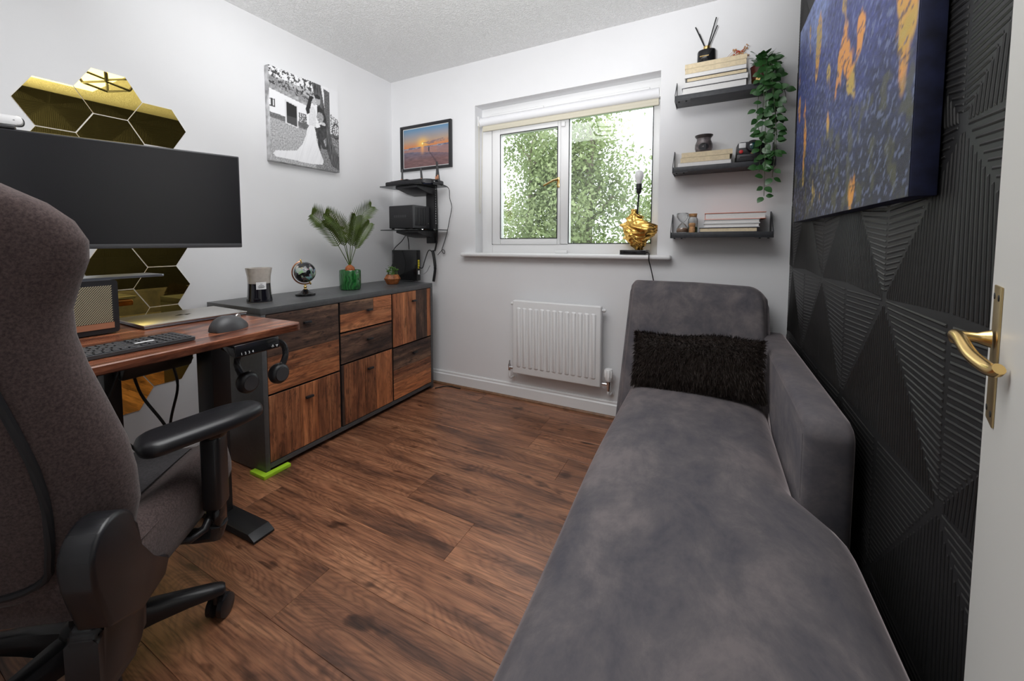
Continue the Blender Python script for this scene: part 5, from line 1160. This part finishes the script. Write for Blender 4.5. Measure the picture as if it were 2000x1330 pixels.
for k in range(30):     # crown
    a = rnd.uniform(0, 2 * PI); out = V((math.cos(a), math.sin(a) * 0.8 - 0.2, rnd.uniform(0.0, 0.8))); p = top + V((math.cos(a) * rnd.uniform(0.01, 0.055), math.sin(a) * 0.04 - 0.01, rnd.uniform(0.0, 0.055)))
    if p.x + out.x * 0.03 > 2.63 or p.y + out.y * 0.03 > -0.012: continue
    put_leaf(p, out, V((rnd.gauss(0, 0.3), -0.5, 0.8)), rnd.uniform(0.032, 0.044)); nleaf += 1
# oil burner
c = V((2.247, -0.085, ZB2)); t = thing('oil_burner', 'dark marbled stone oil burner with a round opening on the middle shelf books', 'oil burner', c)
b = newbm(); lathe(b, [(0.030, 0.0), (0.036, 0.004), (0.042, 0.025), (0.041, 0.045), (0.033, 0.066), (0.034, 0.076)], c, 28); obj('body', b, 'marble_dark', t)
b = newbm(); lathe(b, [(0.032, 0.074), (0.042, 0.086), (0.043, 0.092), (0.038, 0.092), (0.030, 0.083), (0, 0.082)], c, 28); obj('bowl', b, 'marble_bowl', t)
b = newbm(); R_ = []
for k in range(18): a = 2 * PI * k / 18; x_ = 0.022 * math.cos(a); z_ = 0.022 + 0.018 * math.sin(a); R_.append(b.verts.new((c.x + x_, c.y - math.sqrt(max(0, 0.0432 ** 2 - x_ ** 2)) - 0.0006, c.z + z_ + 0.004)))
b.faces.new(R_); obj('opening', b, 'rubber_black', t, smooth=False)
b = newbm()
for k in range(18):
    a0, a1 = 2 * PI * k / 18, 2 * PI * (k + 1) / 18
    pt = lambda a, r: (c.x + 0.022 * r * math.cos(a), c.y - math.sqrt(max(0, 0.0432 ** 2 - (0.022 * r * math.cos(a)) ** 2)) - 0.0012, c.z + 0.026 + 0.018 * r * math.sin(a))
    b.faces.new([b.verts.new(pt(a0, 1)), b.verts.new(pt(a1, 1)), b.verts.new(pt(a1, 1.16)), b.verts.new(pt(a0, 1.16))])
obj('opening_rim', b, 'marble_bowl', t)
# instant camera
c = V((2.457, -0.095, S2 + 0.001)); t = thing('instant_camera', 'black instant camera with a rainbow stripe and red button on the middle shelf', 'camera', c, math.radians(3))
b = newbm(); prism(b, rounded([(-0.062, 0.034), (0.070, 0.034), (0.066, 0.100), (-0.058, 0.100)], 0.012, 4), -0.030, 0.040, 'XZ', 0.004); obj('body', b, 'black_plastic', t, local=True)
b = newbm(); bx(b, -0.064, 0.072, -0.048, 0.044, 0.0, 0.038, 0.006); ej = obj('film_door', b, 'black_plastic', t, local=True)
b = newbm(); bx(b, -0.050, 0.050, -0.0492, -0.0475, 0.020, 0.026); obj('film_slot', b, 'rubber_black', ej, local=True, smooth=False)
b = newbm(); bx(b, -0.054, -0.024, -0.0345, -0.0300, 0.070, 0.096, 0.004); obj('flash_window', b, 'label_white', t, local=True)
b = newbm(); lathe(b, [(0.030, -0.0295), (0.030, -0.040), (0.026, -0.046), (0.018, -0.046), (0.017, -0.042), (0, -0.042)], (0.006, 0, 0.076), 28, 'Y'); ln = obj('lens_barrel', b, 'bezel', t, local=True)
b = newbm(); lathe(b, [(0.016, -0.0425), (0.008, -0.045), (0, -0.0455)], (0.006, 0, 0.076), 24, 'Y'); obj('lens', b, 'lens_glass', ln, local=True)
b = newbm(); lathe(b, [(0.009, -0.0300), (0.009, -0.0335), (0.007, -0.0345), (0, -0.0345)], (-0.044, 0, 0.053), 20, 'Y'); obj('red_button', b, 'camera_red', t, local=True)
for k, m_ in enumerate(('stripe_red', 'stripe_orange', 'stripe_yellow', 'stripe_green', 'stripe_blue')):
    b = newbm(); bx(b, -0.002 + 0.0034 * k, 0.0013 + 0.0034 * k, -0.0312, -0.0298, 0.038, 0.052); obj('rainbow_stripe', b, m_, t, local=True, smooth=False)
# hourglass, cork bottle, champagne cork
c = V((2.156, -0.092, S3 + 0.0005)); t = thing('hourglass', 'clear glass hourglass with brown sand on the lowest shelf', 'hourglass', c)
b = newbm(); lathe(b, [(0.028, 0.0), (0.031, 0.006), (0.030, 0.022), (0.018, 0.042), (0.005, 0.054), (0.018, 0.066), (0.030, 0.088), (0.031, 0.102), (0.027, 0.107), (0, 0.107)], c, 28); obj('glass', b, 'clear_glass', t)
b = newbm(); lathe(b, [(0.0265, 0.003), (0.0285, 0.008), (0.0275, 0.022), (0.012, 0.027), (0, 0.028)], c, 24); obj('sand', b, 'sand', t)
c = V((2.205, -0.060, S3 + 0.0005)); t = thing('corked_jar', 'small clear glass jar with a cork stopper behind the champagne cork', 'jar', c)
b = newbm(); lathe(b, [(0.022, 0.0), (0.025, 0.004), (0.025, 0.072), (0.020, 0.084), (0.020, 0.092)], c, 24); obj('glass', b, 'clear_glass', t)
b = newbm(); lathe(b, [(0.018, 0.086), (0.021, 0.104), (0, 0.105)], c, 20); obj('stopper', b, 'cork', t)
b = newbm(); lathe(b, [(0.021, 0.002), (0.022, 0.03), (0.010, 0.036), (0, 0.036)], c, 18); obj('moss', b, 'leaf_dark', t)
c = V((2.204, -0.118, S3 + 0.0005)); b = newbm(); lathe(b, [(0.0145, 0.0), (0.0155, 0.003), (0.0145, 0.024), (0.0125, 0.030), (0.016, 0.037), (0.0165, 0.045), (0.012, 0.051), (0, 0.052)], c, 20); tag(obj('champagne_cork', b, 'cork'), 'champagne cork standing upright beside the hourglass', 'cork')

# ================================================================== GOLD SHELL LAMP ON THE SILL
c = V((1.892, 0.022, 1.030)); t = thing('shell_lamp', 'gold conch shell lamp with a bare bulb on the window sill', 'lamp', c, math.radians(-6))
b = newbm(); box(b, (0, 0, 0.0145), (0.150, 0.100, 0.028), 0.002); obj('base', b, 'black_gloss', t, local=True)
b = newbm(); rows = []; NR, NS = 46, 64
for i in range(NR):
    f = i / (NR - 1); row = []
    r = 0.015 + 0.060 * math.sin(PI * min(1, f / 0.95)) ** 1.2 * (1.0 if f < 0.5 else 1.0 - 0.45 * (f - 0.5) / 0.5)
    for k in range(NS):
        th = 2 * PI * k / NS; sp = th + f * 5.0
        spike = max(0, math.cos(sp * 4)) ** 5 * (0.040 * math.exp(-((f - 0.62) / 0.10) ** 2) + 0.028 * math.exp(-((f - 0.82) / 0.06) ** 2) + 0.024 * math.exp(-((f - 0.38) / 0.08) ** 2))
        lip = 0.048 * max(0, math.cos(th + 0.25)) ** 3 * math.exp(-((f - 0.5) / 0.22) ** 2)
        rough = 0.012 * fbm(3 * math.cos(th), 3 * math.sin(th), f * 9) + 0.0035 * math.sin(f * 70 + 3 * th)
        R2 = r + spike + lip + rough * (1 - f * 0.4)
        x_ = R2 * math.cos(th) * 0.98 + 0.012 * (f - 0.4) * -3 + 0.012; y_ = R2 * math.sin(th) * 0.62
        row.append(V((x_, y_, 0.030 + 0.235 * f + 0.012 * math.sin(th * 3 + f * 6))))
    rows.append(row)
loft(b, rows); obj('conch_shell', b, 'gold_leaf', t, local=True, ang=180)
b = newbm(); tube(b, [(0.012, 0.005, 0.030), (0.012, 0.0, 0.26), (0.018, 0.0, 0.375)], 0.0055, 10); obj('rod', b, 'black_metal', t, local=True)
b = newbm(); lathe(b, [(0.007, 0.365), (0.014, 0.372), (0.0155, 0.390), (0.0155, 0.392), (0.024, 0.394), (0.024, 0.398), (0.017, 0.400), (0.017, 0.425)], (0.018, 0, 0), 22); obj('bulb_holder', b, 'black_plastic', t, local=True)
b = newbm(); lathe(b, [(0.013, 0.424), (0.0155, 0.438), (0.024, 0.458), (0.0265, 0.475), (0.022, 0.495), (0.010, 0.505), (0, 0.507)], (0.018, 0, 0), 24); obj('light_bulb', b, 'bulb_white', t, local=True)
b = newbm(); tube(b, catmull([(1.966, 0.012, 1.046), (1.982, -0.03, 1.036), (1.984, -0.066, 1.034), (1.985, -0.069, 1.0), (1.995, -0.05, 0.95), (2.012, -0.03, 0.86)], 6), 0.0032, 7); obj('flex', b, 'cable', t)

# ================================================================== PICTURES
# black and white canvas of a couple by a tree
CX, CY0, CY1, CZ0, CZ1 = 0.040, -1.097, -0.588, 1.592, 2.140
t = thing('wedding_canvas', 'black and white canvas photo of a couple in wedding clothes leaning on a tree', 'picture', (0.0, (CY0 + CY1) / 2, CZ0))
b = newbm(); bx(b, 0.002, CX - 0.0006, CY0, CY1, CZ0, CZ1, 0.002); obj('stretched_canvas', b, 'canvas_side', t)
dress = [(0.545, 0.50), (0.60, 0.50), (0.63, 0.42), (0.64, 0.32), (0.69, 0.20), (0.74, 0.10), (0.72, 0.055), (0.55, 0.04), (0.30, 0.045), (0.06, 0.05), (0.025, 0.075), (0.06, 0.115), (0.20, 0.135), (0.34, 0.16), (0.42, 0.24), (0.48, 0.36), (0.50, 0.44)]
bodice = [(0.545, 0.70), (0.60, 0.715), (0.63, 0.68), (0.64, 0.60), (0.63, 0.52), (0.63, 0.49), (0.53, 0.49), (0.53, 0.58)]
sleeve = [(0.545, 0.68), (0.575, 0.66), (0.585, 0.56), (0.70, 0.525), (0.73, 0.54), (0.72, 0.565), (0.62, 0.52), (0.56, 0.53), (0.535, 0.58)]
hair = [(0.545, 0.82), (0.585, 0.835), (0.62, 0.815), (0.628, 0.775), (0.60, 0.79), (0.575, 0.77), (0.56, 0.71), (0.54, 0.63), (0.505, 0.60), (0.485, 0.66), (0.515, 0.74)]
suit = [(0.655, 0.73), (0.70, 0.745), (0.765, 0.70), (0.80, 0.62), (0.79, 0.50), (0.80, 0.44), (0.76, 0.36), (0.70, 0.33), (0.69, 0.20), (0.655, 0.20), (0.66, 0.36), (0.62, 0.40), (0.60, 0.42), (0.63, 0.47), (0.70, 0.50), (0.66, 0.60)]
leg = [(0.60, 0.43), (0.66, 0.47), (0.80, 0.50), (0.80, 0.40), (0.74, 0.36), (0.77, 0.28), (0.80, 0.285), (0.80, 0.25), (0.73, 0.245), (0.68, 0.33), (0.61, 0.385)]
trunk = [(0.58, 1.0), (0.72, 1.0), (0.76, 0.80), (0.82, 0.55), (0.90, 0.33), (1.0, 0.18), (1.0, 0.02), (0.88, 0.06), (0.80, 0.22), (0.76, 0.42), (0.70, 0.66), (0.62, 0.84)]
post = [(0.765, 0.97), (0.86, 0.95), (0.86, 0.30), (0.80, 0.34), (0.78, 0.60)]
def wed(u, v):
    n = fbm(u * 26, v * 26, 1); n2 = fbm(u * 70, v * 70, 5)
    g = 0.86
    if v < 0.46 - 0.05 * u: g = 0.42 + 0.26 * n2                     # lawn
    if abs(v - (0.485 - 0.05 * u)) < 0.028: g = 0.16 + 0.1 * n2       # hedge foot
    if v > 0.86 - 0.10 * u and v < 0.90 - 0.02 * u and u < 0.62: g = 0.50 + 0.15 * n2
    if v > 0.76 - 0.12 * u and v < 0.90 - 0.18 * u and u < 0.55: g = 0.36 + 0.20 * n      # thatch
    if inpoly(u, v, [(0.20, 0.69), (0.37, 0.665), (0.37, 0.415), (0.20, 0.435)]): g = 0.75
    if inpoly(u, v, [(0.215, 0.675), (0.36, 0.65), (0.36, 0.425), (0.215, 0.445)]): g = 0.02 + (0.05 if v < 0.52 else 0.0)
    if u < 0.07 and 0.57 < v < 0.66 and (u > 0.055 or abs(v - 0.65) < 0.006 or abs(v - 0.58) < 0.006 or abs(u - 0.03) < 0.012): g = 0.05
    if v > 0.80 - 0.08 * u and u < 0.66 and n + 0.5 * n2 > 0.12 + 0.9 * max(0, 0.93 - 0.25 * u - v): g = 0.04 + 0.1 * abs(n2)   # overhanging leaves
    if 0.38 < u < 0.50 and 0.42 < v < 0.60 and n2 > -0.25: g = 0.10 + 0.12 * abs(n)
    if u > 0.84 and v > 0.45: g = 0.82
    if u > 0.86 and v < 0.70 - 0.4 * (u - 0.86) and n2 > 0.0: g = 0.12
    if u > 0.62 and v < 0.30 and n2 > -0.05: g = 0.10 + 0.35 * abs(n2)
    if u > 0.62 and v < 0.30 and n2 <= -0.05: g = 0.30
    r_ = math.hypot((u - 0.955) / 0.065, (v - 0.50) / 0.10)
    if 0.8 < r_ < 1.0: g = 0.05
    if inpoly(u, v, post): g = 0.12 + 0.10 * n2
    if inpoly(u, v, trunk): g = 0.10 + 0.12 * fbm(u * 60, v * 9, 3)
    if inpoly(u, v, suit): g = 0.035 + 0.02 * n
    if math.hypot((u - 0.675) / 0.036, (v - 0.80) / 0.048) < 1: g = 0.42
    if math.hypot((u - 0.668) / 0.042, (v - 0.845) / 0.026) < 1: g = 0.03
    if inpoly(u, v, leg): g = 0.05 + 0.03 * n
    if inpoly(u, v, dress): g = 0.86 - 0.10 * abs(fbm(u * 30 - v * 12, v * 3, 7))
    if inpoly(u, v, bodice): g = 0.72 + 0.12 * n2
    if math.hypot((u - 0.700) / 0.055, (v - 0.615) / 0.060) < 1: g = 0.35 + 0.35 * n2      # bouquet
    if inpoly(u, v, hair): g = 0.02
    if math.hypot((u - 0.612) / 0.028, (v - 0.775) / 0.040) < 1: g = 0.52
    if inpoly(u, v, sleeve): g = 0.74 + 0.1 * n2
    if math.hypot((u - 0.75) / 0.035, (v - 0.545) / 0.02) < 1: g = 0.6
    g = max(0.012, min(0.9, g)); return (g, g, g * 1.02)
colour_grid('photo_print', 150, 160, lambda u, v: (CX, CY0 + 0.001 + (CY1 - CY0 - 0.002) * u, CZ0 + 0.001 + (CZ1 - CZ0 - 0.002) * v), wed, MATS['print_satin'], t)

# framed sunset photograph
PX0, PX1, PZ0, PZ1 = 0.107, 0.592, 1.671, 2.024
t = thing('sunset_picture', 'black framed photograph of a beach sunset with a lone figure', 'picture', ((PX0 + PX1) / 2, 0, PZ0))
fw = 0.021; b = newbm(); bx(b, PX0, PX0 + fw, -0.026, -0.001, PZ0, PZ1, 0.002); obj('frame_side', b, 'black_plastic', t)
b = newbm(); bx(b, PX1 - fw, PX1, -0.026, -0.001, PZ0, PZ1, 0.002); obj('frame_side', b, 'black_plastic', t)
b = newbm(); bx(b, PX0 + fw, PX1 - fw, -0.026, -0.001, PZ0, PZ0 + fw, 0.002); obj('frame_rail', b, 'black_plastic', t)
b = newbm(); bx(b, PX0 + fw, PX1 - fw, -0.026, -0.001, PZ1 - fw, PZ1, 0.002); obj('frame_rail', b, 'black_plastic', t)
b = newbm(); bx(b, PX0 + fw, PX1 - fw, -0.012, -0.002, PZ0 + fw, PZ1 - fw); obj('mount', b, 'label_white', t, smooth=False)
def sunset(u, v):
    n = fbm(u * 9, v * 30, 2); hz = 0.52 + 0.02 * (u - 0.5)
    if v > hz:
        f = (v - hz) / (1 - hz); c = lerp((0.62, 0.20, 0.05), (0.42, 0.30, 0.22), min(1, f * 3)) if f < 0.33 else lerp((0.42, 0.30, 0.22), (0.12, 0.26, 0.42), min(1, (f - 0.33) / 0.6))
        d = math.hypot((u - 0.43) * 1.35, v - (hz + 0.075)); c = lerp(c, (1.0, 0.55, 0.08), math.exp(-(d / 0.14) ** 2) * 0.8)
        if d < 0.022: c = (1.0, 0.9, 0.35)
        if u > 0.45 and abs(v - hz - 0.06 - 0.1 * (u - 0.45)) < 0.035 and n > -0.1: c = lerp(c, (0.10, 0.11, 0.17), 0.65)
    else:
        f = (hz - v) / hz; c = lerp((0.13, 0.14, 0.22), (0.17, 0.085, 0.085), min(1, f * 1.5))
        c = tuple(x * (1 + 0.35 * n) for x in c)
        sh = hz - 0.10 - 0.17 * abs(u - 0.1) ** 1.2
        if sh < v < hz - 0.03: c = lerp(c, (0.50, 0.22, 0.13), 0.55 if u < 0.75 else 0.4)
        if v > hz - 0.04 and n > 0.05: c = (0.30, 0.28, 0.32)
        c = lerp(c, (0.95, 0.42, 0.10), 0.85 * math.exp(-((u - 0.43) / 0.035) ** 2) * max(0, 1 - f * 2.2))
    if inpoly(u, v, [(0.563, 0.38), (0.583, 0.38), (0.586, 0.47), (0.578, 0.505), (0.568, 0.505), (0.560, 0.47)]): c = (0.03, 0.03, 0.05)
    if v < 0.38 and abs(u - (0.575 + (0.38 - v) * 0.55)) < 0.012 + 0.03 * (0.38 - v): c = lerp(c, (0.05, 0.03, 0.04), 0.6)
    return tuple(max(0.004, min(1, x)) for x in c)
m_ = 0.006
colour_grid('photo_print', 110, 80, lambda u, v: (PX0 + fw + m_ + (PX1 - PX0 - 2 * fw - 2 * m_) * u, -0.0128, PZ0 + fw + m_ + (PZ1 - PZ0 - 2 * fw - 2 * m_) * v), sunset, MATS['print_gloss'], t)

# big canvas on the black wall: generic blue abstract with amber flecks
QX, QY0, QY1, QZ0, QZ1 = 2.608, -1.555, -0.335, 1.192, 2.01
t = thing('blue_canvas', 'large deep blue abstract canvas with amber dabs on the black wallpaper', 'painting', (W, (QY0 + QY1) / 2, QZ0))
b = newbm(); bx(b, QX + 0.0006, W - 0.004, QY0, QY1, QZ0, QZ1, 0.002); obj('stretched_canvas', b, 'paint_side', t)
def abstract(u, v):
    n = fbm(u * 5, v * 5, 1); st = fbm(u * 34 + v * 16, v * 60 - u * 14, 4); st2 = fbm(u * 60 - v * 30, v * 40, 8)
    c = lerp((0.014, 0.016, 0.035), (0.045, 0.06, 0.21), sstep(0.10, 0.62, v + 0.15 * n))
    c = lerp(c, (0.22, 0.29, 0.58), sstep(0.68, 1.05, v + 0.22 * n))
    c = tuple(x * (1 + 0.75 * st) for x in c)
    if st2 > 0.30: c = lerp(c, (0.20, 0.25, 0.42), 0.45)
    w1 = fbm(u * 9, v * 3.2, 12)
    am = sstep(0.28, 0.50, w1 + 0.25 * math.sin(u * 47) - 0.55 * abs(v - 0.55)) * (1 if st > -0.25 else 0.3)
    c = lerp(c, lerp((0.52, 0.36, 0.05), (0.80, 0.33, 0.04), sstep(-0.3, 0.5, fbm(u * 4, v * 8, 20))), am * 0.85)
    if v < 0.34: c = lerp(c, (0.10, 0.10, 0.035), 0.5 * sstep(0.05, 0.4, fbm(u * 20, v * 12, 30)))
    return tuple(max(0.002, min(1, x)) for x in c)
colour_grid('painted_face', 220, 150, lambda u, v: (QX, QY1 - 0.001 + (QY0 - QY1 + 0.002) * u, QZ0 + 0.001 + (QZ1 - QZ0 - 0.002) * v), abstract, MATS['print_canvas'], t)

# ================================================================== PENDANT LAMP (above the frame, seen in the gold mirrors)
c = V((1.36, -1.36, H)); t = thing('pendant_lamp', 'black geometric wire pendant lamp hanging from the ceiling with a warm bulb', 'lamp', c)
b = newbm(); lathe(b, [(0.05, -0.001), (0.05, -0.02), (0.02, -0.025)], c, 24); obj('ceiling_rose', b, 'black_metal', t)
b = newbm(); tube(b, [c + V((0, 0, -0.02)), c + V((0, 0, -0.05))], 0.016, 14); obj('bulb_holder', b, 'black_metal', t)
b = newbm(); lathe(b, [(0.012, -0.05), (0.016, -0.06), (0.026, -0.082), (0.027, -0.096), (0.018, -0.115), (0, -0.122)], c, 24); obj('bulb', b, 'bulb_lit', t)
q = [c + V((0.17 * math.cos(a), 0.17 * math.sin(a), -0.12)) for a in [math.radians(20 + 90 * k) for k in range(4)]]; bot = [c + V((0.12 * math.cos(a), 0.12 * math.sin(a), -0.215)) for a in [math.radians(20 + 90 * k) for k in range(4)]]
for k in range(4):
    for (p0, p1) in ((c + V((0, 0, -0.022)), q[k]), (q[k], q[(k + 1) % 4]), (q[k], bot[k]), (bot[k], bot[(k + 1) % 4])):
        b = newbm(); tube(b, [p0, p1], 0.008, 4); obj('cage_bar', b, 'black_metal', t)
